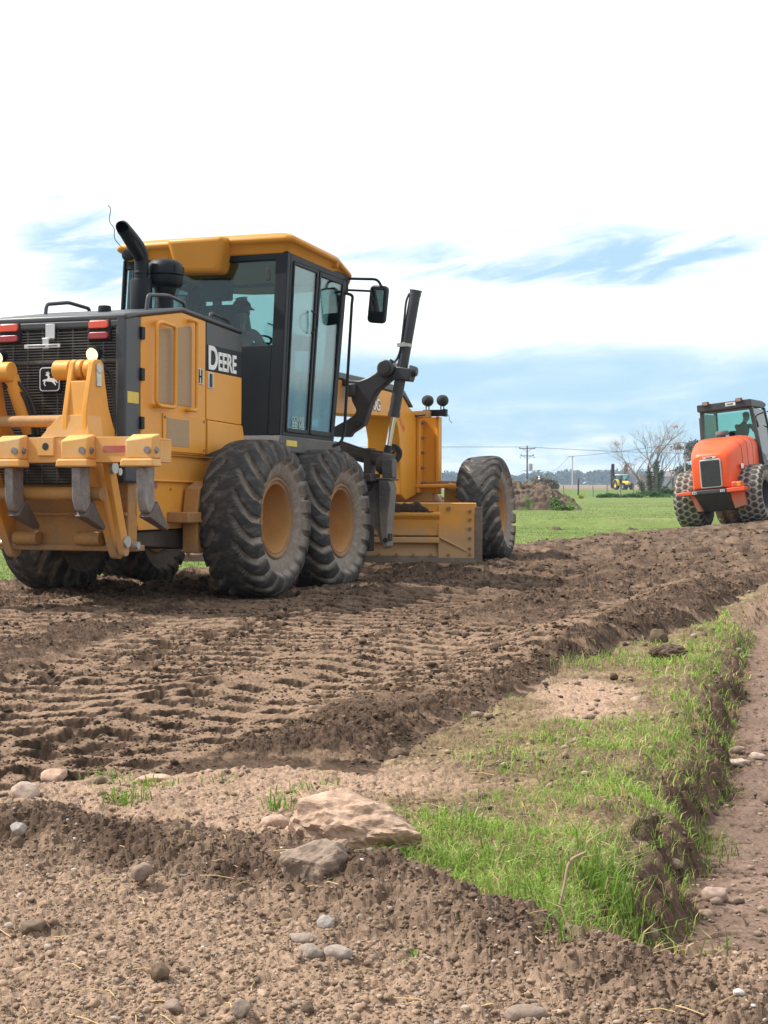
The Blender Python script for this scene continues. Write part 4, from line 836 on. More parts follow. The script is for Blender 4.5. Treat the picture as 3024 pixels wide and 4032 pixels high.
# ================================================================ people (seated operators)
def person(label, loc, rotz, sc, hands, lean, skin, shirt, trousers, hatmat=None, hairmat=None, turn=0.0, group=None, tilt=0.0):
    """origin at the seat under the hips; hands = (right, left) wrist targets; lean = forward lean of the upper body"""
    ln = lambda z: lean*max(0.0, z - .1)
    J = []; E = []; Rd = []; Mt = []
    def j(p, r, par=None, mt=1):
        J.append(Vector(p)); Rd.append(r); Mt.append(mt)
        if par is not None: E.append((par, len(J) - 1))
        return len(J) - 1
    pel = j((0, 0, .10), (.155, .12), None, 2)
    bel = j((0, ln(.26), .26), (.145, .115), pel, 1); che = j((0, ln(.44) - .02, .44), (.16, .115), bel, 1); nb = j((0, ln(.57), .565), (.085, .07), che, 1)
    nk = j((0, ln(.62) + .015, .63), (.055, .058), nb, 0); jaw = j((0, ln(.68) + .03, .69), (.066, .078), nk, 0); md = j((0, ln(.75) + .025, .755), (.077, .096), jaw, 0); tp = j((0, ln(.82) + .015, .82), (.070, .085), md, 0); cr = j((0, ln(.86) + .01, .855), (.045, .055), tp, 0)
    j((0, ln(.745) + .135, .735), (.013, .013), md, 0)                      # nose
    for sx, hnd in ((1, hands[0]), (-1, hands[1])):
        hip = j((sx*.10, .05, .08), (.095, .09), pel, 2); kn = j((sx*.16, .46, .11), (.068, .068), hip, 2); ca = j((sx*.16, .50, -.08), (.056, .058), kn, 2); an = j((sx*.15, .50, -.33), (.04, .042), ca, 2); j((sx*.16, .66, -.37), (.045, .03), an, 3)
        sh = j((sx*.19, ln(.54) - .02, .535), (.066, .062), che, 1); H = Vector(hnd); S = J[sh]; mid = (S + H)/2; el = mid + Vector((sx*.07, -.03, -.10))
        up = j((S*.5 + el*.5), (.052, .052), sh, 1); e = j(el, (.044, .044), up, 1); fa = j(el*.5 + H*.5, (.038, .036), e, 0); wr = j(H, (.026, .020), fa, 0)
        d = (H - el).normalized(); side = Vector((sx, 0, 0)); side = (side - d*side.dot(d)).normalized(); dn = d.cross(side); dn = dn if dn.z < 0 else -dn
        pm = j(H + d*.05, (.036, .016), wr, 0)
        for k, (off, L_) in enumerate(((.030, .062), (.010, .072), (-.010, .068), (-.028, .052))):
            f0 = j(H + d*.085 + side*off, (.0095, .0095), pm, 0); f1 = j(H + d*(.085 + L_*.55) + side*off*1.05 + dn*.014, (.0088, .0088), f0, 0); j(H + d*(.085 + L_*.75) + side*off + dn*(.014 + L_*.5), (.0075, .0075), f1, 0)
        t0 = j(H + d*.035 - side*.036 + dn*.008, (.011, .011), pm, 0); t1 = j(H + d*.065 - side*.048 + dn*.022, (.010, .010), t0, 0); j(H + d*.088 - side*.045 + dn*.036, (.008, .008), t1, 0)
    if turn:
        Rt = Matrix.Translation(J[nk]) @ Matrix.Rotation(turn, 4, 'Z') @ Matrix.Rotation(tilt, 4, 'X') @ Matrix.Translation(-J[nk])
        for i in (jaw, md, tp, cr, cr + 1): J[i] = Rt @ J[i]
    else: Rt = Matrix.Rotation(0, 4, 'Z')
    me = bpy.data.meshes.new('person'); me.from_pydata([tuple(p) for p in J], E, []); o = bpy.data.objects.new('person', me); col.objects.link(o)
    o.modifiers.new('skin', 'SKIN'); sd = o.modifiers.new('sub', 'SUBSURF'); sd.levels = 2; sd.render_levels = 2
    for i, sv in enumerate(me.skin_vertices[0].data): sv.radius = Rd[i]; sv.use_root = (i == 0)
    bpy.context.view_layer.update()
    bm_ = bpy.data.meshes.new_from_object(o.evaluated_get(bpy.context.evaluated_depsgraph_get())); bpy.data.objects.remove(o)
    bm_.name = 'person'; bm_.materials.clear()
    for m in (skin, shirt, trousers, BLKM): bm_.materials.append(m)
    pts = []; ms = []
    for a, b_ in E:
        for t in np.linspace(0, 1, 9): pts.append(J[a].lerp(J[b_], t)); ms.append(Mt[a] if t < .5 else Mt[b_])
    PT = np.array([tuple(p) for p in pts]); MSN = np.array(ms)
    C = np.array([tuple(p.center) for p in bm_.polygons]); 
    ix = np.array([np.argmin(((PT - c)**2).sum(1)) for c in C]); bm_.polygons.foreach_set('material_index', MSN[ix].astype(np.int32)); bm_.polygons.foreach_set('use_smooth', [True]*len(bm_.polygons)); bm_.update()
    body = link_mesh('person', bm_); body.location = loc; body.rotation_euler = rotz if isinstance(rotz, tuple) else (0, 0, rotz); body.scale = (sc, sc, sc)
    hx = ln(.75) + .025
    for sx in (1, -1):
        b = MB(); b.ball(Rt @ Vector((sx*.030, hx + .088, .765)), .012, 10); b.build('eye', WHITE, body)
        b = MB(); b.ball(Rt @ Vector((sx*.078, hx + .0, .75)), .03, 10, 0, (.4, .8, 1.1)); b.build('ear', skin, body)
    b = MB(); b.tube([Rt @ Vector((-.025, hx + .092, .705)), Rt @ Vector((0, hx + .104, .703)), Rt @ Vector((.025, hx + .092, .705))], .006, 6); b.build('mouth', MAT('lips', (.25, .10, .09), .6), body)
    if hairmat:
        b = MB(); b.ball(Rt @ Vector((0, hx - .018, .80)), .094, 20, 0, (.92, 1.06, .86)); b.build('hair', hairmat, body)
    if hatmat:
        b = MB(); c = Rt @ Vector((0, hx - .005, .815)); b.ball(c, .098, 20, 0, (.95, 1.1, .78))
        q = [Rt @ Vector(p) for p in ((-.07, hx + .07, .81), (.07, hx + .07, .81), (.055, hx + .17, .80), (-.055, hx + .17, .80))]; b.hexa([p - Vector((0, 0, .005)) for p in q] + [p + Vector((0, 0, .005)) for p in q]); b.build('cap', hatmat, body, .004)
    tag(body, label, 'person', group); return body
SKIN = MAT('skin', (.34, .19, .125), .55, 0, 0, var=.06)
Gm = Matrix.Translation((-1.809, 14.634, 0)) @ Matrix.Rotation(R(-20), 4, 'Z') @ Matrix.Rotation(R(-1), 4, 'X')
person('driver in a pink shirt and dark cap seated in the yellow grader cab', tuple(Gm @ Vector((0, .80, 2.00))), (R(-1), 0, R(-20)), 1.0,
       ((.13, .46, .44), (-.14, .46, .46)), .30, SKIN, MAT('pink_shirt', (.50, .27, .25), .9), MAT('blue_trousers', (.03, .04, .07), .9), MAT('dark_cap', (.03, .02, .02), .9), MAT('dark_hair', (.015, .012, .01), .7), R(-4))

# ================================================================ soil roller seen from behind
ORG = MAT('roller_orange', (.80, .090, .016), .38, 0, .08, (.36, .20, .13), (.3, 1.2), .05, 3.0, spec=.35)
RGRY = MAT('roller_grey', (.028, .029, .036), .5, 0, .10, (.20, .17, .15))
RBLK = MAT('roller_black', (.016, .016, .018), .6, 0, .3, (.10, .08, .07))
MUD = MAT('dried_mud', (.20, .14, .10), .95, 0, .5, (.30, .22, .16), None, .25, 6.0, .6, 30)
TEAL = GLASS('green_glass', (.74, .90, .86), 1.0)
AMBER = MAT('amber_lens', (.75, .25, .03), .25); BROWNL = MAT('roof_lamp_lens', (.35, .20, .14), .4)
RT = empty('soil_roller', (7.846, 36.437, .0125), (0, R(-5.5), R(-29)))
tag(RT, 'orange single drum soil roller with grey cab seen from behind on the track', 'road roller')
def secpts(y, hw, z0, z1, rad, n=5):
    o = [(-hw, y, z0)]
    for cx, a0 in ((-hw + rad, 180), (hw - rad, 90)):
        for k in range(n + 1):
            a = R(a0 - 90*k/n); o.append((cx + rad*math.cos(a), y, z1 - rad + rad*math.sin(a)))
    o.append((hw, y, z0)); return o
secs = [(0.0, .40, .93, 1.64, .20), (.015, .43, .89, 1.68, .20), (.06, .455, .865, 1.73, .20), (.22, .51, .85, 1.83, .22), (.45, .575, .85, 1.93, .24), (.62, .61, .85, 1.99, .25), (.66, .62, .85, 2.015, .25), (.80, .64, .85, 2.055, .26), (.84, .65, .85, 2.075, .26), (1.1, .68, .86, 2.125, .27), (1.45, .71, .9, 2.14, .27), (1.72, .72, .95, 2.12, .27)]
b = MB(); S = [secpts(*q) for q in secs]; n = len(S[0]); V = [p for s_ in S for p in s_]; F = []
for i in range(len(S) - 1):
    for k in range(n): F.append((i*n + k, i*n + (k+1) % n, (i+1)*n + (k+1) % n, (i+1)*n + k))
F.append(tuple(range(n))); F.append(tuple(reversed(range((len(S)-1)*n, len(S)*n)))); b.add(V, F); hoodr = b.build('engine_hood', ORG, RT, .0, 28)
b = MB(); b.prism([(x + .01, z + 1.235) for x, z in rrect(.262, .338, .05)], 'y', -.02, .05, 1); b.prism([(x + .01, z + 1.235) for x, z in rrect(.235, .312, .035)], 'y', -.026, .02, 0)
gl = b.build('grille', [RBLK, ZINC], hoodr, .006)
b = MB()
for i in range(15): z = 1.235 - .29 + .0415*i; b.box(-.215, .235, -.034, -.026, z - .006, z + .006)
for i in range(13): x = .01 - .21 + .035*i; b.box(x - .005, x + .005, -.036, -.028, .94, 1.53)
b.build('grille_mesh', MAT('grille_bar', (.06, .06, .065), .5), gl)
b = MB(); b.prism([(-.16, 1.635), (.18, 1.635), (.15, 1.605), (.12, 1.60), (.09, 1.575), (-.08, 1.575), (-.105, 1.60), (-.13, 1.605)], 'y', -.022, .03); lg = b.build('name_plate', WHITE, hoodr)
text_mesh('lettering', 'HAMM', .06, BLK, lg, (-.085, -.024, 1.587), REAR, .03, .001, .95)
b = MB()
for q_ in ((.64, .6165, .85, 1.998, .25), (.95, .664, .86, 2.098, .265), (1.3, .697, .88, 2.133, .27)):
    b.tube([(x, y, z) for x, y, z in secpts(*q_)], .006, 4)
build_each(split_mb(b), 'hood_seam', RBLK, hoodr)
b = MB(); b.box(.632, .636, .42, .62, 1.30, 1.42, 0, Matrix.Rotation(0, 4, 'X')); b.build('sticker', WHITE, hoodr)
b = MB(); b.prism([(-.46, .76), (.39, .755), (.39, .85), (-.46, .855)], 'y', -.13, .25); bp = b.build('bumper', RGRY, RT, .015)
b = MB(); b.prism([(-.82, .765), (-.46, .765), (-.46, .85), (-.82, .84)], 'y', -.125, .20); b.prism([(.39, .755), (.82, .76), (.82, .86), (.39, .85)], 'y', -.125, .20); build_each(split_mb(b), 'bumper_wing', ORG, bp, bevel=.012)
for x in (-.39, .29):
    b = MB(); b.box(x - .05, x + .05, -.137, -.125, .775, .83); b.box(x - .03, x - .005, -.14, -.136, .785, .82, 1); b.box(x + .01, x + .035, -.14, -.136, .785, .82, 1); b.build('tie_down', [WHITE, RBLK], bp)
for x in (.63,):
    b = MB(); b.box(x - .12, x + .12, -.10, .10, .855, .99); ls = b.build('light_socket', ORG, bp, .02)
    for x0, x1, mt in ((x - .10, x - .003, REDL), (x + .003, x + .10, AMBER)): b = MB(); b.box(x0, x1, -.112, -.098, .875, .975); b.build('tail_light', mt, ls, .01)
b = MB(); b.hexa([(-.32, .22, .35), (.49, .22, .34), (.49, 1.4, .34), (-.32, 1.4, .35), (-.44, -.06, .765), (.40, -.06, .76), (.40, 1.4, .95), (-.44, 1.4, .95)]); b.build('belly_plate', RBLK, RT, .02)
b = MB(); b.prism([(-.56, .77), (-.42, .77), (-.29, .35), (-.40, .36)], 'y', .02, .3); b.prism([(.40, .77), (.72, .77), (.76, .42), (.50, .36)], 'y', .05, .35); build_each(split_mb(b), 'counterweight_cheek', ORG, RT, bevel=.015)
tyre_roll = tyre_mesh('tyre', .725, .62, .34, N=26, lug=.028, kind='hex', seg=520)
for sx in (1, -1):
    wv = empty('wheel', (sx*.755, .95, .665), (0, 0, 0 if sx > 0 else math.pi), RT); link_mesh('tyre', tyre_roll, wv)
    b = MB(); b.lathe([(.35, .25), (.36, .27), (.34, .275), (.32, .2), (.30, .05), (.1, .02), (.0001, .02)], (0, 0, 0), (1, 0, 0), 32); b.lathe([(.35, -.25), (.33, -.26), (.30, -.1), (.0001, -.1)], (0, 0, 0), (1, 0, 0), 32); b.build('rim', RGRY, wv)
b = MB(); b.lathe([(.0001, -1.0), (.68, -1.0), (.70, -.99), (.70, .99), (.68, 1.0), (.0001, 1.0)], (0, 4.0, .70), (1, 0, 0), 56)
dr_ = b.build('drum', MUD, RT)
b = MB()
for k in range(26):
    for q in range(7):
        a = 2*math.pi*(k + .5*(q % 2))/26; x = -.86 + .287*q; Mx = Matrix.Translation((x, 4.0, .70)) @ Matrix.Rotation(a, 4, 'X')
        b.hexa([Mx @ Vector(p) for p in ((-.09, -.07, .69), (.09, -.07, .69), (.09, .07, .69), (-.09, .07, .69), (-.06, -.045, .79), (.06, -.045, .79), (.06, .045, .79), (-.06, .045, .79))])
tag(b.build('drum_pads', MUD, dr_, .01), kind='stuff')
b = MB(); b.box(-1.14, -1.03, 2.6, 4.6, .55, .95); b.box(1.03, 1.14, 2.6, 4.6, .55, .95); b.box(-1.14, 1.14, 2.5, 2.75, .55, .95); b.box(-.4, .4, 1.2, 2.6, .5, .95); b.build('drum_frame', ORG, RT, .02)
# cab
def rx_(z): return .60 + .0*(z) + max(0, (2.85 - z))*.12
b = MB()
for sx in (1, -1):
    for (y0, y1) in ((1.70, 1.80), (2.85, 2.93)):
        p = []
        for z in (1.37, 2.86):
            xo = rx_(z) + .07 if sx > 0 else -(.62 + .045*max(0, 2.85 - z)) + .06; xi = xo - .09*1
            yy = (0.10*(2.86 - z)/1.5 if y0 > 2 else 0)
            p += [(xi, y0 + yy, z), (xo, y0 + yy, z), (xo, y1 + yy, z), (xi, y1 + yy, z)]
        b.hexa(p)
b.hexa([(-.66, 1.70, 1.36), (.86, 1.70, 1.36), (.86, 3.02, 1.36), (-.66, 3.02, 1.36), (-.655, 1.70, 1.46), (.835, 1.70, 1.46), (.835, 3.02, 1.46), (-.655, 3.02, 1.46)])
b.hexa([(.79, 1.70, 1.40), (.845, 1.70, 1.40), (.845, 2.1, 1.40), (.79, 2.1, 1.40), (.75, 1.70, 1.75), (.80, 1.70, 1.75), (.80, 2.1, 1.62), (.75, 2.1, 1.62)])
b.box(-.62, .78, 1.70, 1.75, 1.46, 1.66); b.box(-.60, .66, 1.70, 1.74, 2.80, 2.86)
cf = b.build('cab_frame', RGRY, RT, .012)
b = MB(); b.prism([(-.69, 2.84), (.68, 2.84), (.68, 3.0), (.66, 3.02), (-.67, 3.02), (-.69, 3.0)], 'y', 1.62, 2.72); b.hexa([(-.69, 2.72, 2.84), (.68, 2.72, 2.84), (.68, 2.98, 2.90), (-.69, 2.98, 2.90), (-.69, 2.72, 3.0), (.68, 2.72, 3.0), (.68, 2.98, 2.96), (-.69, 2.98, 2.96)]); rr = b.build('cab_roof', RGRY, RT, .02)
for x in (-.45, .39):
    b = MB(); b.box(x - .075, x + .075, 1.56, 1.66, 2.97, 3.07); b.box(x - .055, x + .055, 1.553, 1.562, 2.985, 3.055, 1); b.build('roof_lamp', [RGRY, BROWNL], rr, .01)
b = MB(); b.box(.04, .29, 1.608, 1.622, 2.905, 2.99); sg = b.build('name_plate', WHITE, rr); text_mesh('lettering', 'HAMM', .062, RGRY, sg, (.065, 1.606, 2.925), REAR, .03, .001, .95)
b = MB(); b.box(-.58, .70, 1.715, 1.721, 1.66, 2.80); b.build('rear_window', TEAL, cf, smooth=0)
b = MB(); b.hexa([(.80, 1.82, 1.5), (.806, 1.82, 1.5), (.806, 2.92, 1.5), (.80, 2.92, 1.5), (.645, 1.82, 2.8), (.651, 1.82, 2.8), (.651, 2.85, 2.8), (.645, 2.85, 2.8)]); b.hexa([(-.64, 1.82, 1.5), (-.634, 1.82, 1.5), (-.634, 2.92, 1.5), (-.64, 2.92, 1.5), (-.59, 1.82, 2.8), (-.584, 1.82, 2.8), (-.584, 2.85, 2.8), (-.59, 2.85, 2.8)]); build_each(split_mb(b), 'side_window', TEAL, cf, smooth=0)
b = MB(); b.hexa([(-.6, 2.98, 1.5), (.74, 2.98, 1.5), (.74, 2.986, 1.5), (-.6, 2.986, 1.5), (-.56, 2.89, 2.82), (.6, 2.89, 2.82), (.6, 2.896, 2.82), (-.56, 2.896, 2.82)]); b.build('windscreen', TEAL, cf, smooth=0)
b = MB(); b.lathe([(.0001, 2.30), (.15, 2.295), (.165, 2.27), (.165, 2.20), (.08, 2.19), (.08, 2.10)], (-.06, 1.45, 0), (0, 0, 1), 24); b.build('air_cleaner', MAT('grey_plastic', (.12, .11, .11), .6), RT)
b = MB(); b.box(-.05, .40, 1.95, 2.4, 1.5, 1.95); b.box(-.02, .38, 1.88, 1.98, 1.9, 2.3); b.box(.2, .75, 2.72, 2.9, 1.46, 1.98); b.build('seat', SEATM, RT, .03)
b = MB(); b.lathe([(.17, 0), (.185, .012), (.20, 0), (.185, -.012)], (.50, 2.66, 2.02), (0, -.45, .89), 24, 0, True); b.tube([(.50, 2.66, 2.02), (.50, 2.78, 1.9)], .025, 8); b.tube([(.32, 2.66, 2.02), (.68, 2.66, 2.02)], .012, 6); b.build('steering_wheel', RBLK, RT)
b = MB(); b.tube(fillet([(.70, 2.9, 2.75), (.90, 2.95, 2.75), (.95, 3.0, 2.7)], .05), .015, 8); b.prism([(x + 1.02, z + 2.62) for x, z in rrect(.08, .16, .03)], 'y', 2.97, 3.03); b.build('mirror', RBLK, RT)
b = MB(); b.prism([(-.70, 2.15), (-.64, 2.15), (-.63, 2.70), (-.69, 2.70)], 'y', 1.72, 1.75); b.tube([(-.63, 1.74, 2.4), (-.70, 1.73, 2.4)], .01, 6); b.build('mirror', RGRY, RT, .008)
b = MB(); b.tube(fillet([(.82, 2.05, 2.35), (.90, 2.10, 2.30), (.90, 2.10, 1.70), (.86, 2.05, 1.62)], .05), .014, 8); b.build('grab_rail', RBLK, RT)
Rm_ = Matrix.Translation((7.846, 36.437, .0125)) @ Matrix.Rotation(R(-29), 4, 'Z') @ Matrix.Rotation(R(-5.5), 4, 'Y')
person('driver in a dark shirt leaning over the wheel in the orange roller cab', tuple(Rm_ @ Vector((.20, 2.06, 1.90))), (0, R(-1), R(-36)), 1.0,
       ((.36, .52, .16), (.05, .55, .20)), .50, SKIN, MAT('dark_green_shirt', (.03, .05, .05), .9), MAT('grey_trousers', (.07, .065, .06), .9), None, MAT('short_hair', (.02, .017, .015), .7), R(-10))

# ================================================================ background
def gz(x, y): return float(ground(np.array([x]), np.array([y]), False)[0][0])
TWIG = MAT('pale_twigs', (.27, .22, .20), .95); BARK = MAT('bark', (.16, .125, .105), .95, 0, .3, (.22, .19, .16)); WOODG = MAT('weathered_wood', (.19, .165, .15), .9, 0, .3, (.28, .26, .24)); WOODD = MAT('dark_wood', (.07, .058, .050), .9)
CONC = MAT('pale_concrete', (.50, .49, .47), .9); LEAFV = VCOL('leaves', .7, .25, .2, 2.0, trans=.2)
rng = np.random.default_rng(12)
def leaf_cloud(name, C, size, rgb, parent=None, mat=None, flat=0.0):
    """many small leaf faces; C (n,3) centres, rgb (n,3)"""
    n = len(C); a = rng.normal(size=(n, 3)); a /= np.linalg.norm(a, axis=1)[:, None]; b_ = np.cross(a, rng.normal(size=(n, 3))); b_ /= np.linalg.norm(b_, axis=1)[:, None]
    s_ = (size*rng.uniform(.6, 1.4, n))[:, None]; V = np.stack([C - a*s_, C + b_*s_*.55, C + a*s_, C - b_*s_*.55], 1).reshape(-1, 3)
    F = np.arange(4*n).reshape(n, 4); return np_mesh(name, V, F, mat or LEAFV, np.repeat(rgb, 4, 0), parent, False)

# --- dirt pile with a bird on it
def lump_mesh(name, cx, cy, prof, depth, colr, seed, label, cat, nx=150, ny=90, rough=.16):
    xs = np.linspace(prof[0][0] - .3, prof[-1][0] + .3, nx); ys = np.linspace(-depth*1.25, depth*1.25, ny); X, Y = np.meshgrid(xs, ys, indexing='ij')
    H = np.interp(X, [p[0] for p in prof], [p[1] for p in prof]); t = np.clip(1 - (np.abs(Y)/depth)**1.6, 0, 1); 
    Z = H*t; k = sst(Z, .0, .25)
    Z = Z + k*(rough*clods(X*2.2 + fbm(X, Y, 2, 3), Y*2.2, seed, .8) + rough*.55*clods(X*5, Y*5, seed + 3, .8) + rough*.3*clods(X*11, Y*11, seed + 5, .85) + .5*rough*fbm(X*3, Y*3, 4, seed + 7)) - .05*(1 - k) - .1*(t <= 0)
    Xd = X + .35*rough*fbm(X*4, Y*4 + Z*4, 3, seed + 9)*k; Yd = Y + .5*rough*fbm(X*4 + 9, Z*5, 3, seed + 11)*k
    f = fbm(X*3, Y*3 + Z*3, 5, seed + 13); C = mixc(np.array(colr[0])*np.ones(X.shape + (3,)), np.array(colr[1]), np.clip(.45 + 1.1*f, 0, 1))
    C = mixc(C, np.array([.10, .16, .04]), np.clip(sst(fbm(X*1.2, Y*2, 3, seed + 15) - Z*.35, .12, .4), 0, 1)*.8)
    idx = np.arange(nx*ny).reshape(nx, ny); F = np.stack([idx[:-1, :-1], idx[1:, :-1], idx[1:, 1:], idx[:-1, 1:]], -1).reshape(-1, 4)
    o = np_mesh(name, np.stack([Xd, Yd, Z], -1).reshape(-1, 3), F, m_earth, C.reshape(-1, 3)); o.location = (cx, cy, gz(cx, cy)); tag(o, label, cat); return o
lump_mesh('dirt_pile', 5.0, 60.0, [(-2.6, .3), (-1.5, .8), (-.5, 1.0), (0, 1.02), (.35, .86), (.7, .90), (1.1, 1.0), (1.42, .98), (1.55, .72), (1.9, .45), (2.4, .22), (2.75, .0)], 1.5, ((.06, .043, .033), (.19, .14, .105)), 201, 'tall heap of dug earth on the grass beside the front wheel', 'dirt pile')
for (cx, cy, w, h, lb) in ((3.72, 33.0, .34, .22, 'dark clod of earth lying left on the grass beyond the track'), (4.55, 33.2, .22, .10, 'flat middle clod of earth on the grass beyond the track'), (5.45, 33.4, .42, .17, 'brown clod of earth lying right on the grass near the track edge')):
    lump_mesh('earth_clod', cx, cy, [(-w*.5, 0), (-w*.3, h*.5), (w*.1, h*.45), (w*.5, 0)], w*.35, ((.07, .05, .038), (.18, .13, .10)), int(cx*50), lb, 'clod', 40, 30, h*.45)
b = MB(); bx, by, bz = 6.05, 60.0, gz(5, 60) + 1.12
b.ball((bx, by, bz + .07), .055, 14, 0, (.8, 1.5, .9)); b.ball((bx, by - .06, bz + .15), .035, 12); b.hexa([(bx - .02, by + .06, bz + .06), (bx + .02, by + .06, bz + .06), (bx + .015, by + .2, bz + .03), (bx - .015, by + .2, bz + .03), (bx - .02, by + .06, bz + .08), (bx + .02, by + .06, bz + .08), (bx + .015, by + .2, bz + .04), (bx - .015, by + .2, bz + .04)], 1)
b.tube([(bx, by - .09, bz + .15), (bx, by - .13, bz + .145)], [.01, .002], 6, True, 1); b.tube([(bx + .02, by, bz + .03), (bx + .02, by, bz - .06)], .006, 5, True, 1); b.tube([(bx - .02, by, bz + .03), (bx - .02, by, bz - .06)], .006, 5, True, 1)
tag(b.build('bird', [WHITE, MAT('bird_brown', (.12, .08, .06), .8)], None), 'small white and brown bird perched on the dirt pile', 'bird')

# --- fence posts and wires
posts = [(765, 470, .7, .07), (860, 500, .9, .08), (957, 515, 1.42, .13), (1053, 492, .85, .08), (1145, 501, .95, .09), (1232, 505, .95, .10), (1317, 503, .9, .09), (1403, 497, .85, .08), (1570, 488, .9, .08)]
pxy = []
def far_pt(zx, base_y):
    X = 1700 + zx*.6028; u = (X - 1512)/6057; y = 6057*1.0/((1650 + base_y*.6028) - 1905); return u*y, y
for i, (zx, by_, h, w) in enumerate(posts):
    x, y = far_pt(zx, 506); y += (i % 3 - 1)*1.2; x = (1700 + zx*.6028 - 1512)/6057*y; z = gz(x, y); pxy.append((x, y, z, h))
    b = MB(); b.tube([(x, y, z - .3), (x + .01*(i % 2), y, z + h*.6), (x + .03*((i*7) % 3 - 1), y, z + h)], [w*.5, w*.47, w*.42], 8)
    big = i == 2; names = ['far thin grey fence post nearest the dirt pile', 'grey fence post between dirt pile and the tall dark post', 'tallest dark fence post in the grass field', 'short grey fence post just right of the tall dark post', 'grey fence post left of the yellow tractor', 'grey fence post in front of the yellow tractor nose', 'grey fence post in front of the yellow tractor rear wheel', 'grey fence post left of the bare tree trunks', 'grey fence post right of the bare tree near the roller']
    tag(b.build('fence_post', WOODD if big else WOODG, None, smooth=50), names[i], 'fence post', 'posts of the field fence')
for k, f in enumerate((.45, .72, .93)):
    b = MB(); b.tube([(p[0], p[1] + .05, p[2] + .9*f) for p in pxy] + [(pxy[-1][0] + 20, pxy[-1][1] + 4, .9*f)], .004, 4)
    tag(b.build('fence_wire', WOODG, None), ['lowest', 'middle', 'topmost'][k] + ' thin wire strung along the field fence posts', 'fence wire')

# --- yellow tractor
TY = MAT('tractor_yellow', (.72, .52, .05), .4, 0, .1); TG = GLASS('tractor_glass', (.55, .78, .72), 1.0)
TR = empty('tractor', (40.3, 262, gz(40.3, 262)), (0, 0, R(200))); tag(TR, 'yellow farm tractor with white roofed cab parked at the field edge', 'tractor')
def wheel_simple(par, x, y, r, w, rimr):
    wv = empty('wheel', (x, y, r), (0, 0, 0), par); b = MB(); b.lathe([(rimr, -w*.5), (r*.93, -w*.5), (r, -w*.35), (r, w*.35), (r*.93, w*.5), (rimr, w*.5)], (0, 0, 0), (1, 0, 0), 28, 0, True)
    for k in range(18): Mx = Matrix.Rotation(2*math.pi*k/18, 4, 'X'); b.box(-w*.5, 0, -.04, .04, r*.95, r*1.04, 0, Mx @ Matrix.Rotation(.0, 4, 'Z')); b.box(0, w*.5, -.04 + .1, .04 + .1, r*.95, r*1.04, 0, Mx)
    b.build('tyre', RUBBER_HOSE, wv); b = MB(); b.lathe([(.0001, w*.1), (rimr*.6, w*.15), (rimr, w*.4)], (0, 0, 0), (1, 0, 0), 20); b.lathe([(.0001, -w*.1), (rimr*.6, -w*.15), (rimr, -w*.4)], (0, 0, 0), (1, 0, 0), 20); b.build('rim', MAT('grey_rim', (.35, .34, .33), .6) if par is TR and y > 1 else TY, wv)
for sx in (1, -1): wheel_simple(TR, sx*.85, 0, .80, .48, .42); wheel_simple(TR, sx*.80, 2.35, .56, .38, .28)
b = MB(); b.hexa([(-.36, 1.0, .85), (.36, 1.0, .85), (.30, 3.0, .85), (-.30, 3.0, .85), (-.36, 1.0, 1.55), (.36, 1.0, 1.55), (.26, 2.95, 1.30), (-.26, 2.95, 1.30)]); b.build('hood', TY, TR, .08)
b = MB(); b.box(-.25, .25, -.3, 3.0, .5, .9); b.box(-.3, .3, 3.0, 3.35, .45, .85); b.box(-.8, .8, 2.25, 2.45, .5, .65); b.build('chassis', BLKM, TR, .03)
b = MB(); b.box(-.5, .5, 2.95, 3.5, .62, .80); b.build('front_weight', BLKM, TR, .04)
for sx in (1, -1):
    b = MB(); pts = []; po = []
    for k in range(13): a = R(-5 + 160*k/12); pts.append((.98*math.cos(a), .80 + .98*math.sin(a))); po.append((.90*math.cos(a), .80 + .90*math.sin(a)))
    b.prism(pts + po[::-1], 'x', min(sx*.62, sx*1.1), max(sx*.62, sx*1.1)); b.build('fender', TY, TR, .02)
b = MB()
for x in (-.68, .68):
    for y in (-.55, .35, .95): b.box(x - .04, x + .04, y - .04, y + .04, .9, 2.45)
b.box(-.7, .7, -.6, 1.0, .85, .95); b.build('cab_frame', BLKM, TR, .01)
b = MB(); b.box(-.67, .67, -.57, .97, 1.0, 2.4); b.build('window', TG, TR, smooth=0)
b = MB(); b.box(-.78, .78, -.7, 1.15, 2.45, 2.60); b.build('cab_roof', WHITE, TR, .06)
b = MB(); b.box(-.25, .25, -.3, .2, 1.0, 1.9); b.ball((0, .1, 2.1), .13, 10); b.build('seat', BLKM, TR, .04)
b = MB(); b.tube([(.33, 1.5, 1.5), (.33, 1.5, 2.4)], .035, 8); b.build('exhaust_stack', BLKM, TR)
b = MB(); b.tube([(-.7, .95, 2.2), (-1.0, 1.0, 2.2)], .02, 6); b.box(-1.08, -.96, .98, 1.04, 1.95, 2.3); b.build('mirror', BLKM, TR, .01)

# --- trees
def branch(mb, twigs, p, d, L_, r, depth, rnd, spread=.5, lift=.25):
    n = 4; pts = [p]; q = p.copy(); dd = d.copy()
    for i in range(n):
        dd = (dd + Vector((rnd.gauss(0, .12), rnd.gauss(0, .12), rnd.gauss(.02, .08)))).normalized(); q = q + dd*(L_/n); pts.append(q.copy())
    mb.tube(pts, [r*(1 - .45*i/n) for i in range(n + 1)], 7 if r > .04 else 4, False)
    if depth == 0: twigs.append(pts[-1]); return
    for k in range(rnd.choice((2, 3, 3)) if depth > 1 else 3):
        at = pts[rnd.choice((2, 3, 4)) if k else 4]; a = rnd.uniform(0, 2*math.pi)
        nd = (dd + Vector((math.cos(a)*spread, math.sin(a)*spread, lift*rnd.random()))).normalized()
        branch(mb, twigs, at, nd, L_*rnd.uniform(.55, .78), r*.52, depth - 1, rnd, spread, lift)
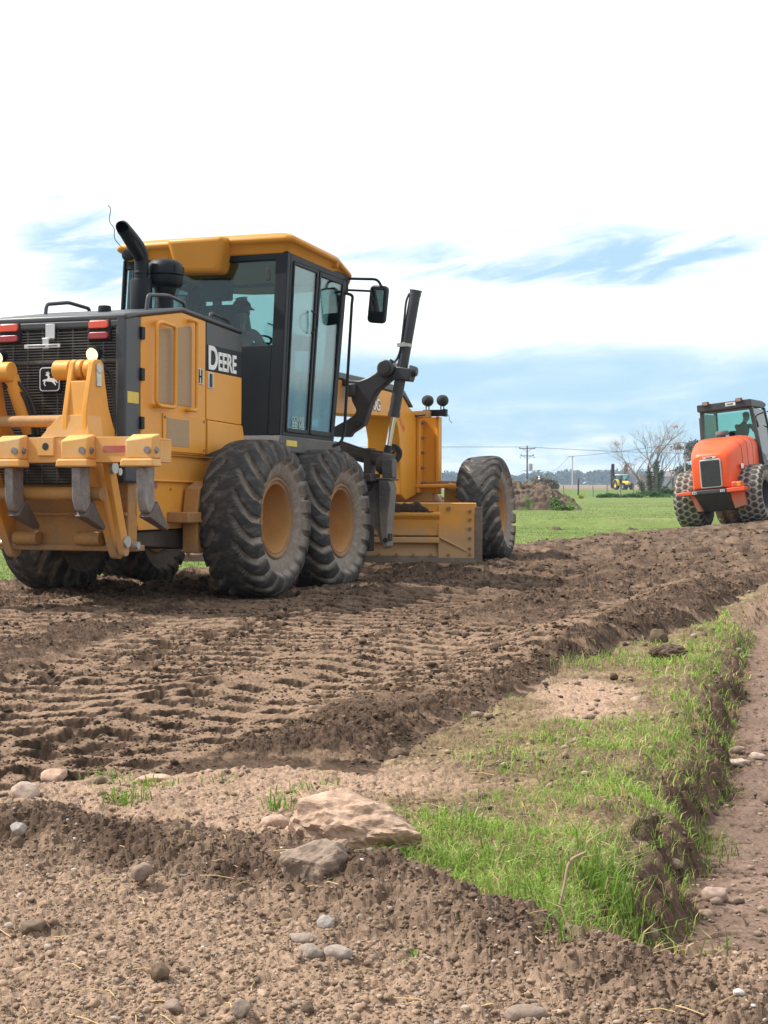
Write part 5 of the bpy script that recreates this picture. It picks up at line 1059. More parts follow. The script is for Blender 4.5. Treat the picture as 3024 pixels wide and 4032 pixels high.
def bare_tree(x, y, stems, label, seed, ivy=True, H=1.0):
    rnd = random.Random(seed); z0 = gz(x, y); root = empty('bare_tree', (x, y, z0)); tag(root, label, 'tree')
    tm = MB(); bmsh = MB(); tw = []
    iv = []
    for (sx, dxx, h, r, iv_h) in stems:
        p0 = Vector((sx, rnd.uniform(-.4, .4), -.2)); p1 = p0 + Vector((dxx*.45, rnd.uniform(-.2, .2), h*.5)); p2 = p0 + Vector((dxx, rnd.uniform(-.3, .3), h))
        tm.tube([p0, p0*.5 + p1*.5 + Vector((.05, 0, 0)), p1, p2], [r*1.2, r, r*.9, r*.7], 9)
        for k in range(4 if h > 1.5 else 3):
            a = rnd.uniform(0, 2*math.pi); s0 = p1.lerp(p2, (1, 1, .6, .2)[k]); d = Vector((dxx*.30 + math.cos(a)*.62, math.sin(a)*.5, .9)).normalized(); branch(bmsh, tw, s0, d, 2.15*H*rnd.uniform(.8, 1.2), r*.42, 4 if h > 1.5 else 3, rnd, .6, .2)
        if iv_h:
            m = int(650*iv_h); t = rng.uniform(0, 1, m); c = np.array([tuple(p0.lerp(p2, min(1.0, float(tt)*iv_h/h))) for tt in t]); iv.append(c + rng.normal(size=(m, 3))*np.array([.19, .19, .12]))
    tm.build('trunk', BARK, root, smooth=60); bmsh.build('crown', TWIG, root, smooth=60)
    T = np.array([tuple(t) for t in tw]); sel = rng.random(len(T)) < .5; leaf_cloud('dead_leaves', T[sel] + rng.normal(size=(sel.sum(), 3))*.08, .045, np.array([.32, .20, .15])*rng.uniform(.7, 1.3, (sel.sum(), 1)), root)
    cl = [T[i] for i in rng.integers(0, len(T), 7)]; D = np.concatenate([c + rng.normal(size=(60, 3))*np.array([.22, .22, .14]) for c in cl]); leaf_cloud('brown_leaves', D, .07, np.array([.34, .16, .08])*rng.uniform(.6, 1.3, (len(D), 1)), root)
    if iv: I = np.concatenate(iv); leaf_cloud('ivy', I, .075, np.array([.075, .085, .04])*rng.uniform(.5, 1.7, (len(I), 1)), root)
    return root
bx_, by_ = (1700 + 1440*.6028 - 1512)/6057*172, 172
bare_tree(bx_, by_, [(-.75, -1.0, 2.2, .17, 1.4), (-.1, -.3, 3.2, .20, 2.7), (.35, .1, 3.9, .19, 3.7), (.62, .55, 2.6, .15, 2.6), (1.05, .9, 1.6, .12, .8)], 'leafless spreading tree with several ivy covered trunks by the fence', 5)
xt, yt = (1700 + 1270*.6028 - 1512)/6057*300, 300; bare_tree(xt, yt, [(0, .1, 1.6, .16, 0), (.5, .9, 1.0, .12, 0), (-.6, -.9, 1.0, .12, 0)], 'smaller rusty leafless tree far behind the yellow tractor', 9, False, .75)
def ivy_trunk(x, y, h, r, label, c):
    z = gz(x, y); root = empty('cypress_tree', (x, y, z)); tag(root, label, 'tree'); b = MB(); b.tube([(0, 0, -.3), (0, 0, h*.95)], [r*.5, r*.3], 8); b.build('trunk', BARK, root)
    m = 1500; t = rng.random(m); a = rng.uniform(0, 6.28, m); q = r*(.55 + .45*np.sqrt(rng.random(m)))*(1 - .35*t**3); P = np.stack([q*np.cos(a), q*np.sin(a), .3 + t*h*.97], 1); leaf_cloud('crown', P, .13, np.array(c)*rng.uniform(.6, 1.4, (m, 1)), root)
x, y = (1700 + 1182*.6028 - 1512)/6057*300, 300; ivy_trunk(x, y, 4.7, .36, 'dark narrow columnar tree left of the yellow tractor', (.075, .055, .045))
x, y = (1700 + 1268*.6028 - 1512)/6057*310, 310; ivy_trunk(x, y, 4.7, .42, 'narrow green cypress rising behind the yellow tractor cab', (.09, .08, .05))
def pine(x, y, h, layers, label, seed):
    rr_ = np.random.default_rng(seed); z = gz(x, y); root = empty('pine_tree', (x, y, z)); tag(root, label, 'tree'); b = MB(); b.tube([(0, 0, -.3), (.2, 0, h*.5), (.1, 0, h*.92)], [h*.03, h*.022, h*.01], 8)
    P = []
    for (cx, cz, rx, rz, m) in layers:
        for k in range(int(m/60)):
            c = np.array([cx, 0, cz]) + rr_.normal(size=3)*np.array([rx*.55, rx*.5, rz*.5]); P.append(c + rr_.normal(size=(60, 3))*np.array([.5, .5, .22])); b.tube([(0.1, 0, max(h*.3, c[2] - 1.0)), (c[0]*.6, c[1]*.6, c[2] - .35), tuple(c)], [h*.008, h*.005, .02], 5)
    b.build('trunk', BARK, root); P = np.concatenate(P); leaf_cloud('crown', P, .24, np.array([.05, .065, .035])*rr_.uniform(.5, 1.6, (len(P), 1)), root)
pine((2745 - 1512)/6057*250, 250, 8.2, [(0, 6.6, 2.0, .7, 1500), (.6, 5.6, 2.0, .6, 900), (1.2, 7.3, 1.4, .6, 600)], 'dark flat topped pine partly hidden behind the orange roller', 3)
pine((2712 - 1512)/6057*260, 260, 4.2, [(0, 3.2, 1.8, .55, 1800)], 'low dark green pine below the taller pine behind the roller', 8)
def bush(x, y, w, h, label, seed, c=(.06, .12, .035), m=1400, d=.6):
    rr_ = np.random.default_rng(seed); z = gz(x, y); P = []
    for k in range(m//50): a = rr_.uniform(-1, 1); ct = np.array([a*w*.5, rr_.uniform(-.5, .5)*d, h*(.25 + .5*(1 - a*a)*rr_.random())]); P.append(ct + rr_.normal(size=(50, 3))*np.array([w*.06 + .05, .12, h*.14]))
    P = np.concatenate(P); P[:, 2] = np.abs(P[:, 2]); root = empty('bush', (x, y, z)); tag(root, label, 'bush'); leaf_cloud('foliage', P, max(.05, h*.09), np.array(c)*rr_.uniform(.5, 1.7, (len(P), 1)), root); b = MB()
    for k in range(5): b.tube([(w*.1*(k - 2), 0, -.1), (w*.18*(k - 2), 0, h*.5)], [.03, .01], 5)
    b.build('stems', BARK, root)
bush((2560 - 1512)/6057*112, 112, 2.6, .55, 'low green bush at the foot of the bare tree trunks', 1); bush((2640 - 1512)/6057*113, 113, 2.8, .75, 'dense dark green bush between bare tree and roller', 2, (.05, .11, .035), 2200); bush((2400 - 1512)/6057*110, 110, 1.6, .35, 'low green shrub left of the fence posts before the tractor', 3); bush((2490 - 1512)/6057*110, 110, 1.3, .35, 'small green shrub right of the tractor front wheel', 4)
bush((2185 - 1512)/6057*58, 58, .22, .55, 'tall green weed growing on the right side of the dirt pile', 6, (.09, .15, .045), 350, .15); bush((2225 - 1512)/6057*57.5, 57.5, .6, .22, 'green grassy weeds at the right foot of the dirt pile', 7, (.11, .18, .05), 500, .2); bush((2290 - 1512)/6057*104, 104, .4, .35, 'small yellow flowering plant beside the tall dark fence post', 8, (.30, .30, .05), 300, .2); bush((2130 - 1512)/6057*240, 240, 5.0, 2.3, 'brownish leafless bush behind the dirt pile', 9, (.16, .13, .085), 1500, 1.5)

# --- sheds
ROOFM = MAT('pale_roof_sheet', (.70, .68, .66), .6); SHW = MAT('shed_blue_grey', (.42, .46, .50), .8); SHB = MAT('shed_block', (.34, .30, .25), .9)
sh = empty('shed', (75, 400, 0)); tag(sh, 'long white roofed farm shed beyond the bare tree', 'shed')
b = MB(); b.box(-4.5, 4.0, 0, 8, -.5, 2.9); b.build('wall', SHW, sh); b = MB(); b.box(4.0, 11, -.2, 8, -.5, 2.8); b.build('wall', SHB, sh)
b = MB(); b.prism([(-5.2, 2.9), (11.5, 2.9), (11.5, 3.05), (8.5, 4.3), (3.0, 5.2), (-3.0, 4.2), (-5.2, 3.1)], 'y', -.6, 9); b.build('roof', ROOFM, sh)
b = MB(); b.box(-.2, .35, -.06, -.003, 0, 2.5); b.build('door', WOODD, sh); b = MB(); b.box(6.2, 7.6, -.26, -.2, .8, 2.0); b.build('window', BLKM, sh)
s2 = empty('shed', ((1700 + 1372*.6028 - 1512)/6057*400 + 1.5, 400, 0)); tag(s2, 'small tan block building left of the bare tree trunks', 'shed'); b = MB(); b.box(-2.0, 3, 0, 5, -.5, 3.0); b.build('wall', SHB, s2); b = MB(); b.box(-2.3, 3.3, -.3, 5.3, 3.0, 3.2); b.build('roof', SHB, s2)

# --- poles and lines
def pole(x, y, h, r, mat, label):
    z = gz(x, y); root = empty('utility_pole', (x, y, z)); tag(root, label, 'utility pole', 'utility poles along the far road'); b = MB(); b.tube([(0, 0, -.5), (0, 0, h)], [r, r*.75], 10); b.build('mast', mat, root); return root
p1 = pole(30.7, 330, 9.0, .19, WOODD, 'dark wooden utility pole with double crossarm and transformer')
b = MB(); b.box(-1.7, 1.7, -.12, .0, 8.45, 8.62); b.box(-1.4, 1.4, -.12, 0, 6.9, 7.06); b.tube([(-.9, -.1, 8.45), (0, -.1, 7.8), (.9, -.1, 8.45)], .04, 5); b.tube([(-.8, -.1, 6.9), (0, -.1, 6.3), (.8, -.1, 6.9)], .04, 5); b.box(-1.2, 3.0, -.1, .0, 3.75, 3.85); b.build('crossarm', WOODD, p1)
b = MB(); b.cyl((.75, -.1, 3.9), (.75, -.1, 5.3), .42, None, 14); b.build('transformer', MAT('transformer_grey', (.40, .39, .38), .6), p1)
for x, z in ((-1.6, 8.62), (1.6, 8.62), (0, 9.0), (-1.3, 7.06), (1.3, 7.06), (-1.5, 6.5), (1.5, 6.5)): b = MB(); b.lathe([(.05, 0), (.12, .05), (.12, .22), (.05, .28)], (x, -.06, z), (0, 0, 1), 10); b.build('insulator', WOODG, p1)
p2 = pole(40.4, 330, 7.0, .16, CONC, 'plain pale concrete utility pole right of the wooden one'); b = MB(); b.box(-1.0, .3, -.1, 0, 6.75, 6.9); b.build('crossarm', CONC, p2)
p3 = pole(48.9, 250, 7.9, .15, CONC, 'slim pale pole rising beside the orange roller'); b = MB(); b.box(-.3, 1.2, -.08, 0, 7.6, 7.72); b.build('crossarm', CONC, p3)
WIRE = MAT('wire_grey', (.10, .10, .11), .6)
def wire(a, c, sag, label, r=.035):
    a = Vector(a); c = Vector(c); b = MB(); b.tube([a.lerp(c, t/16) - Vector((0, 0, sag*4*(t/16)*(1 - t/16))) for t in range(17)], r, 5); tag(b.build('power_line', WIRE, None), label, 'power line', 'overhead power lines')
wire((-150, 335, 9.4), (30.7, 330, 8.9), .1, 'long power line running left from the dark wooden pole', .05); wire((30.7, 330, 8.9), (75, 330, 7.4), .3, 'power line running right from the top of the wooden pole', .05)
wire((40.4, 330, 6.9), (48.9, 250, 7.8), .25, 'power line between the plain pale pole and the slim pole', .05); wire((33.6, 330, 3.9), (39.6, 330, 6.9), 1.4, 'slack power line sagging from the transformer to the pale pole', .03); wire((49.9, 250, 7.7), (90, 250, 8.5), .4, 'power line leaving right from the slim pole behind the roller', .04)

# --- distant wood on the horizon
P = []; Cc = []
for k in range(900):
    x = rng.uniform(-900, 900); y = rng.uniform(1350, 1500); h = 14.5*(.66 + .55*fbm(np.array([x*.006]), np.array([0.5]), 3, 5)[0] + rng.uniform(-.12, .2)); 
    if x > 430: h *= .8
    m = 60; a = rng.normal(size=(m, 3)); a /= np.linalg.norm(a, axis=1)[:, None]; c = np.array([x, y, h*.62]) + a*np.array([5.5, 4, h*.38])*rng.uniform(.5, 1, (m, 1)); P.append(c); lo = rng.uniform(size=(34, 3))*np.array([11, 6, h*.55]) + np.array([x - 5.5, y - 3, -1]); P.append(lo); Cc.append(np.repeat(np.array([[.055, .075, .045]])*rng.uniform(.7, 1.3), m + 34, 0))
tag(leaf_cloud('far_woods', np.concatenate(P), 1.9, np.concatenate(Cc)), 'hazy blue belt of distant woods along the horizon', 'woods', None, 'stuff')

# ================================================================ stones, crumbs, grass
m_stone = VCOL('stone', .9, .2, .30, 45.0, .5, 120.0)
def ico(sub):
    bm = bmesh.new(); bmesh.ops.create_icosphere(bm, subdivisions=sub, radius=1.0); V = np.array([tuple(v.co) for v in bm.verts]); F = np.array([[v.index for v in f.verts] for f in bm.faces]); bm.free(); return V, F
ICO = {k: ico(k) for k in (1, 2, 3, 5)}
def rock_verts(sub, seed, facets=9, jag=.12, cut=.72):
    r_ = np.random.default_rng(seed); V, F = ICO[sub]; V = V.copy()
    for k in range(facets):
        n_ = r_.normal(size=3); n_ /= np.linalg.norm(n_); d = r_.uniform(cut, .97); q = V @ n_ - d; m = q > 0; V[m] -= np.outer(q[m], n_)*.92
    f = fbm(V[:, 0]*1.7 + seed, V[:, 1]*1.7 + V[:, 2]*1.3, 5, seed); g = fbm(V[:, 2]*3.1 + seed, V[:, 0]*3.1 - V[:, 1]*2.2, 4, seed + 3)
    return V*(1 + jag*f + jag*.6*g)[:, None], F
def vpt(vx, vy, z=0.0):
    """photo point (1659 wide) to the ground point under it"""
    y = 3323*(1.0 - z)/(vy - 1045); return (vx - 829.5)/3323*y, y
PROTOJ = [rock_verts(1, 380 + k, 5, .55, .6) for k in range(11)]; PROTO = [rock_verts(2, 300 + k, 9, .45, .6) for k in range(11)]; PROTO1 = [rock_verts(1, 340 + k, 3, .2, .75) for k in range(7)]
def scatter(name, P, S, rgb, label, mat, protos, flat=.75, sink=.25):
    n = len(P); VV = []; FF = []; CC = []; off = 0; which = rng.integers(0, len(protos), n)
    for w in range(len(protos)):
        ii = np.where(which == w)[0]; m = len(ii)
        if not m: continue
        V, F = protos[w]; a = rng.uniform(0, 6.283, m); ca, sa = np.cos(a)[:, None], np.sin(a)[:, None]
        sx = S[ii, None]*rng.uniform(.75, 1.35, (m, 1)); sy = S[ii, None]*rng.uniform(.75, 1.2, (m, 1)); sz = S[ii, None]*flat*rng.uniform(.7, 1.25, (m, 1))
        x = V[None, :, 0]*sx; y = V[None, :, 1]*sy; z = V[None, :, 2]*sz
        Q = np.stack([x*ca - y*sa + P[ii, 0:1], x*sa + y*ca + P[ii, 1:2], z + P[ii, 2:3] + sz*(1 - 2*sink)], -1)
        VV.append(Q.reshape(-1, 3)); FF.append((F[None] + (np.arange(m)*len(V))[:, None, None] + off).reshape(-1, 3)); CC.append(np.repeat(rgb[ii], len(V), 0)); off += m*len(V)
    o = np_mesh(name, np.concatenate(VV), np.concatenate(FF), mat, np.concatenate(CC), None, True); return tag(o, label, None, None, 'stuff')
def crumb_cols(n, dark, light, p):
    t = rng.random(n)**p; return dark*(1 - t[:, None]) + light*t[:, None]
# crumbs of earth on the track (more where it is churned)
def sample(n, y0, y1, half=.30, power=1.0, off=0.0):
    u = rng.random(n); y = 1/(1/y0 + u*(1/y1 - 1/y0)); x = rng.uniform(-half, half, n)*(y + 1.0) + off; return x, y
x, y = sample(90000, 3.6, 40); z, zone, gcl = ground(x, y); s_, n_ = sn(x, y)
clump = fbm(x*1.3, y*1.3, 4, 401) + .5*fbm(s_*.55, n_*1.5, 4, 41); keep = (zone == 0) & (clump > rng.uniform(-.30, .25, len(x)))
x, y, z = x[keep], y[keep], z[keep]; S = .0042*np.exp(rng.normal(0, .5, len(x)))*np.clip(y/5.5, .8, 4.5); S = np.minimum(S, .018 + .0008*y)
scatter('soil_crumbs', np.stack([x, y, z], 1), S, crumb_cols(len(x), np.array([.045, .030, .021]), np.array([.20, .135, .09]), 1.2), 'dark crumbs and clods of earth strewn over the dirt track', m_earth, PROTOJ, .62, .32)
# gravel and crumbs in the foreground soil
x, y = sample(60000, 2.55, 4.9, .36); z, zone, gcl = ground(x, y); keep = (zone == 4) | ((zone == 2) & (x < .2) & (rng.random(len(x)) < .5))
x, y, z = x[keep], y[keep], z[keep]; n = len(x); S = .0027*np.exp(rng.normal(0, .52, n)); S = np.minimum(S, .0135); t = rng.random(n)
C = crumb_cols(n, np.array([.19, .132, .092]), np.array([.36, .26, .185]), .7); C = gcl[keep]*rng.uniform(.72, 1.3, (n, 1)); C = np.where((t > .93)[:, None], np.array([.35, .28, .225])*rng.uniform(.7, 1.25, (n, 1)), C); C = np.where((t > .996)[:, None], np.array([.55, .53, .50]), C)
scatter('gravel', np.stack([x, y, z], 1), S, C, 'small stones and soil crumbs over the foreground soil', m_stone, PROTO, .72, .36)
# crumbs on the verge and in the ditch
x, y = sample(22000, 3.0, 14, .33); z, zone, gcl = ground(x, y); keep = ((zone == 2) | (zone == 3)) & (fbm(x*2.2, y*2.2, 3, 411) > rng.uniform(-.2, .4, len(x)))
x, y, z = x[keep], y[keep], z[keep]; n = len(x); S = np.minimum(.0055*np.exp(rng.normal(0, .6, n))*np.clip(y/5, .8, 2), .03)
scatter('verge_crumbs', np.stack([x, y, z], 1), S, crumb_cols(n, np.array([.08, .055, .04]), np.array([.38, .28, .21]), .8), 'pale and dark crumbs of earth on the verge and ditch floor', m_stone, PROTOJ, .65, .3)
# stones one can point at: photo x, y of the foot, half sizes (w, d, h), colour, tilt, label
PINK = (.47, .315, .235); GREY = (.33, .29, .26); BRN = (.15, .105, .075); PALE = (.44, .34, .28); LIME = (.31, .25, .205)
STONES = [
 (775, 1848, .188, .12, .100, (.43, .295, .215), 14, 5, 'large pale pink boulder lying beside the grass, biggest stone in view', 'boulder'),
 (682, 1922, .090, .075, .085, (.25, .188, .145), 8, 5, 'grey brown boulder half buried in the dark soil below the pink boulder', 'boulder'),
 (640, 1806, .035, .03, .026, PINK, 0, 3, 'small pink stone at the left foot of the pink boulder', 'stone'),
 (722, 1826, .026, .02, .022, PINK, 0, 3, 'small pink stone against the front of the pink boulder', 'stone'),
 (590, 1795, .05, .035, .028, (.45, .31, .24), 0, 3, 'low pink stone left of the pink boulder', 'stone'),
 (48, 1730, .050, .045, .038, PALE, 0, 3, 'whitish pink rock at the far left edge of the pale strip', 'stone'),
 (112, 1690, .052, .04, .030, PINK, 0, 3, 'rounded pink rock behind the whitish one at the left', 'stone'),
 (330, 1695, .075, .045, .024, PINK, 0, 3, 'flat pink rock slab in the middle of the pale strip', 'stone'),
 (302, 1898, .028, .026, .026, (.24, .18, .14), 0, 3, 'round brown stone on the dark soil berm at the left', 'stone'),
 (398, 1903, .02, .016, .012, (.26, .20, .16), 0, 3, 'small flat brown stone right of the round berm stone', 'stone'),
 (30, 1838, .026, .024, .024, BRN, 0, 3, 'dark lump of earth at the left edge on the berm', 'clod'),
 (34, 1800, .022, .02, .02, GREY, 0, 3, 'grey stone above the dark lump at the left edge', 'stone'),
 (66, 2018, .030, .026, .022, (.20, .145, .105), 0, 3, 'brown stone alone near the left edge of the foreground', 'stone'),
 (343, 2120, .021, .018, .022, (.17, .12, .085), 0, 3, 'upright dark brown lump in the lower left foreground', 'clod'),
 (652, 2045, .036, .028, .018, LIME, 0, 3, 'flat grey stone, upper one of the pair in the foreground', 'stone'),
 (668, 2072, .029, .024, .019, (.32, .265, .22), 0, 3, 'pale grey stone, lower one of the foreground pair', 'stone'),
 (730, 2075, .030, .026, .02, (.33, .27, .23), 0, 3, 'faceted grey brown stone right of the foreground pair', 'stone'),
 (705, 2010, .022, .02, .02, GREY, 0, 3, 'angular grey stone above the foreground pair', 'stone'),
 (792, 1980, .02, .018, .015, (.31, .28, .25), 0, 3, 'small pale grey stone under the berm right of centre', 'stone'),
 (1018, 2030, .022, .02, .025, (.33, .28, .25), 0, 3, 'angular grey stone standing near the grass edge', 'stone'),
 (800, 2090, .024, .02, .016, (.22, .16, .115), 0, 3, 'round brown stone in the lower middle foreground', 'stone'),
 (517, 2200, .022, .02, .022, (.27, .21, .17), 0, 3, 'round light brown stone at the bottom edge left of centre', 'stone'),
 (367, 2192, .022, .02, .014, (.28, .21, .165), 0, 3, 'low brown stone at the bottom edge at the left', 'stone'),
 (660, 2195, .014, .013, .014, BRN, 0, 3, 'small dark lump at the bottom edge in the middle', 'clod'),
 (810, 1995, .048, .03, .022, (.20, .145, .105), 0, 3, 'long brown clod of earth under the berm right of centre', 'clod'),
 (1130, 2212, .045, .03, .02, (.25, .19, .15), 0, 3, 'wide flat brown stone cut by the bottom edge', 'stone'),
 (1450, 1424, .112, .08, .058, (.125, .088, .060), 0, 5, 'large brown clod of earth lying in the verge grass', 'clod'),
 (1424, 1390, .062, .05, .065, (.14, .10, .07), 0, 3, 'pointed brown clod of earth behind the large verge clod', 'clod'),
 (1328, 1468, .022, .02, .024, (.10, .07, .05), 0, 3, 'small dark clod alone on the bare pale patch', 'clod'),
 (860, 1638, .04, .03, .025, BRN, 0, 3, 'dark clod fallen from the churned earth onto the pale strip', 'clod'),
 (1640, 1640, .05, .035, .018, PALE, 0, 3, 'pale flat stone at the right edge on the ditch floor', 'stone'),
 (1600, 1655, .06, .04, .02, PALE, 0, 3, 'long pale stone lying on the far ditch floor', 'stone'),
 (1555, 1950, .045, .035, .032, (.36, .26, .21), 0, 3, 'pinkish stone on the ditch floor under the grassy bank', 'stone'),
]
for i, (vx, vy, w, d, h, c, tl, sub, lb, ct) in enumerate(STONES):
    zd = 0.0; x, y = vpt(vx, vy)
    for k in range(4): zg = float(ground(np.array([x]), np.array([y]))[0][0]); x, y = vpt(vx, vy, zg)
    V, F = rock_verts(sub, 500 + i*3, (16 if i else 11) if ct != 'clod' else 6, (.16 if sub < 5 else .20) if ct != 'clod' else .3, .58 if i else .74)
    if i == 0: V[:, 2] *= (.95 - .25*np.clip(V[:, 0], -1, 1)); V *= (1 - .15*np.abs(fbm(V[:, 0]*1.7 + 3 + V[:, 2]*.6, V[:, 1]*1.7 + V[:, 2]*1.8, 6, 19, .55)))[:, None]; V[:, 2] += .10*fbm(V[:, 0]*2.2, V[:, 1]*2.2, 4, 9)
    f = fbm(V[:, 0]*2.2 + i, V[:, 1]*2.2 + V[:, 2]*1.7, 5, 600 + i); C = np.array(c)*(1 + .45*f)[:, None]
    if ct == 'boulder': C = mixc(C, np.array([.17, .12, .085])*np.ones_like(C), sst(f - .35*V[:, 2], .12, .5)*.7)
    V = V*np.array([w, d, h]); a = R(tl); 
    o = np_mesh('rock' if ct != 'clod' else 'earth_clod', V, F, m_stone if ct != 'clod' else m_earth, C, None, sub < 5); o.location = (x, y + d*.55, zg + h*(.50 if i == 0 else .28 if i == 1 else .36)); o.rotation_euler = (0, a*.35 if i == 0 else 0, -a*.6)
    tag(o, lb, ct, 'loose stones and clods')
# --- grass
m_grass = VCOL('grass_blades', .55, .3, .2, 3.0, trans=.30)
def blades(P, H, Wd, lean, rgb):
    n = len(P); a = rng.uniform(0, 6.283, n); L = np.stack([np.cos(a), np.sin(a), 0*a], 1); b_ = rng.uniform(0, 6.283, n); S = np.stack([np.cos(b_), np.sin(b_), 0*b_], 1)*Wd[:, None]; up = np.array([0, 0, 1.0])
    l = lean[:, None]; h = H[:, None]; p1 = P + up*h*.55 + L*h*l*.22; p2 = P + up*h*(1 - .30*l) + L*h*l*.8
    V = np.stack([P - S, P + S, p1 - S*.8, p1 + S*.8, p2], 1).reshape(-1, 3); b0 = (np.arange(n)*5)[:, None]
    F = np.concatenate([b0 + np.array([0, 1, 3]), b0 + np.array([0, 3, 2]), b0 + np.array([2, 3, 4])], 0); return V, F, np.repeat(rgb, 5, 0)
def grass_obj(name, parts, label):
    V, F, C = [], [], []; o = 0
    for v, f, c in parts: V.append(v); F.append(f + o); C.append(c); o += len(v)
    return tag(np_mesh(name, np.concatenate(V), np.concatenate(F), m_grass, np.concatenate(C).clip(.01, .8), None, False), label, None, None, 'stuff')
def gcols(n, yel=.3, dry=.12):
    t = rng.random(n)[:, None]; C = np.array([.10, .20, .028])*(1 - t) + np.array([.20, .29, .05])*t*yel/.3*.8 + np.array([.075, .165, .022])*t*(1 - yel/.3*.8); d = rng.random(n) < dry
    return np.where(d[:, None], np.array([.36, .28, .14])*rng.uniform(.6, 1.2, (n, 1)), C*rng.uniform(.7, 1.25, (n, 1)))
def bare_f(X, Y):
    b_ = np.exp(-(((X - .92 - .12*(Y - 7))/.34)**2 + ((Y - 7.2)/.95)**2)); b_ = np.maximum(b_, .9*np.exp(-(((X - .02)/.42)**2 + ((Y - 5.15)/.5)**2))); return np.maximum(b_, (1 - sst(X, -.35, .0))*(Y < 5.9)*.95)
parts = []
N0 = 170000; x = rng.uniform(-.35, 2.6, N0); y = 1/(1/3.2 + rng.random(N0)*(1/15. - 1/3.2)); z, zone, _ = ground(x, y); s_, n_ = sn(x, y)
nD = np.interp(s_, [2.5, 4, 5, 6.5, 10, 14, 18, 40], [-.70, -.86, -1.0, -1.12, -1.5, -1.75, -1.98, -2.2]) + .10*fbm(s_*2.4, n_*.3, 4, 8) + .07*fbm(s_*.9, n_*.2, 2, 88)
dens = .40 + 1.1*fbm(x*2.3, y*2.3, 4, 421) - 1.15*bare_f(x, y) + .16*np.exp(-((n_ - nD + .22)/.2)**2) - .3*sst(n_, -1.45, -1.8)
keep = ((zone == 2) | ((zone == 3) & (n_ < nD + .17) & (rng.random(N0) < .55))) & (dens > rng.uniform(0, .75, N0)); x, y, z, n_, nD = x[keep], y[keep], z[keep], n_[keep], nD[keep]; n = len(x)
H = (.018 + .042*rng.random(n)**1.6)*(1 + .25*np.exp(-((n_ - nD)/.22)**2) + .6*np.clip(fbm(x*3, y*3, 3, 423), 0, 1)); parts.append(blades(np.stack([x, y, z - .005], 1), H, np.clip(.0015*y/4.5, .0011, .004), rng.uniform(.4, 1.5, n), gcols(n, .40, .20)*1.6))
N1 = 60000; x = rng.uniform(-1.6, 2.6, N1); y = 1/(1/3.3 + rng.random(N1)*(1/14. - 1/3.3)); z, zone, _ = ground(x, y); keep = (zone == 2) & (fbm(x*2.6, y*2.6, 4, 427) - .55*bare_f(x, y) > rng.uniform(-.35, .35, N1)); x, y, z = x[keep], y[keep], z[keep]; n = len(x)
parts.append(blades(np.stack([x, y, z - .003], 1), .008 + .022*rng.random(n)**1.5, np.clip(.0012*y/4.5, .001, .003), rng.uniform(.8, 2.0, n), np.array([.40, .31, .17])*rng.uniform(.35, 1.15, (n, 1))))
# long tufts: photo foot point, blades, height, spread
TUFTS = [(1290, 1930, 60, .18, .05), (1345, 1985, 50, .18, .05), (1390, 2010, 40, .17, .05), (1235, 1900, 40, .13, .05), (1130, 1890, 50, .10, .09), (1080, 1850, 40, .09, .08), (1010, 1800, 50, .09, .08), (1160, 1960, 30, .09, .06), (1090, 1965, 30, .10, .05), (1220, 2040, 26, .10, .04), (1010, 1880, 60, .08, .06), (930, 1850, 40, .07, .05),
 (600, 1750, 34, .085, .04), (270, 1735, 60, .07, .07), (330, 1700, 60, .05, .10), (398, 1808, 44, .05, .035), (230, 1690, 40, .05, .08), (745, 1825, 12, .05, .02), (640, 1720, 20, .05, .05), (700, 1700, 16, .05, .05), (480, 1690, 20, .04, .06),
 (1235, 2075, 16, .07, .04), (1490, 2100, 16, .07, .03), (1555, 2110, 14, .08, .03), (1420, 2095, 10, .07, .03), (890, 2035, 8, .05, .02), (1250, 1440, 40, .10, .12), (1290, 1432, 40, .09, .12), (1500, 1390, 50, .09, .12), (1360, 1418, 60, .07, .12)]
for (vx, vy, m, h, sp) in TUFTS:
    x0, y0 = vpt(vx, vy, .0); zg = float(ground(np.array([x0]), np.array([y0]))[0][0])
    if zg > -.12: x0, y0 = vpt(vx, vy, zg)
    x = x0 + rng.normal(0, sp*.6, m); y = y0 + rng.normal(0, sp*.6, m); z = ground(x, y)[0]; dry = .75 if vy > 2060 and vx > 1400 else .10
    parts.append(blades(np.stack([x, y, z - .005], 1), h*rng.uniform(.5, 1.15, m), np.full(m, .0024), rng.uniform(.25, 1.25, m), gcols(m, .32, dry)*1.35))
for (vx, vy, m, h) in ((1535, 1800, 80, .09), (1530, 1700, 40, .07), (1600, 1400, 40, .06)):
    y0 = 3323*1.25/(vy - 1045 + 60); x0 = (vx - 829.5)/3323*y0; x = x0 + rng.normal(0, .05, m); y = y0 + rng.normal(0, .10, m); z = ground(x, y)[0]; parts.append(blades(np.stack([x, y, z - .005], 1), h*rng.uniform(.5, 1.2, m), np.full(m, .0022), rng.uniform(.2, 1.0, m), gcols(m, .3, .1)))
grass_obj('verge_grass', parts, 'patchy green grass growing on the verge and ditch edge')
parts = []
N0 = 160000; y = 1/(1/16. + rng.random(N0)*(1/80. - 1/16.)); x = rng.uniform(-.36, .36, N0)*y; z, zone, _ = ground(x, y, False); keep = (zone == 1) & ((x > -.02*y) | (y < 30)); x, y, z = x[keep], y[keep], z[keep]; n = len(x); cl = fbm(x*.6, y*.4, 4, 431)
H = (.012 + .028*rng.random(n))*(1 + 1.2*np.clip(cl, 0, 1)); parts.append(blades(np.stack([x, y, z - .005], 1), H, .0007*y/4, rng.uniform(.4, 1.5, n), gcols(n, .36, .04)*.95))
grass_obj('field_grass', parts, 'short green grass of the field beyond the track')
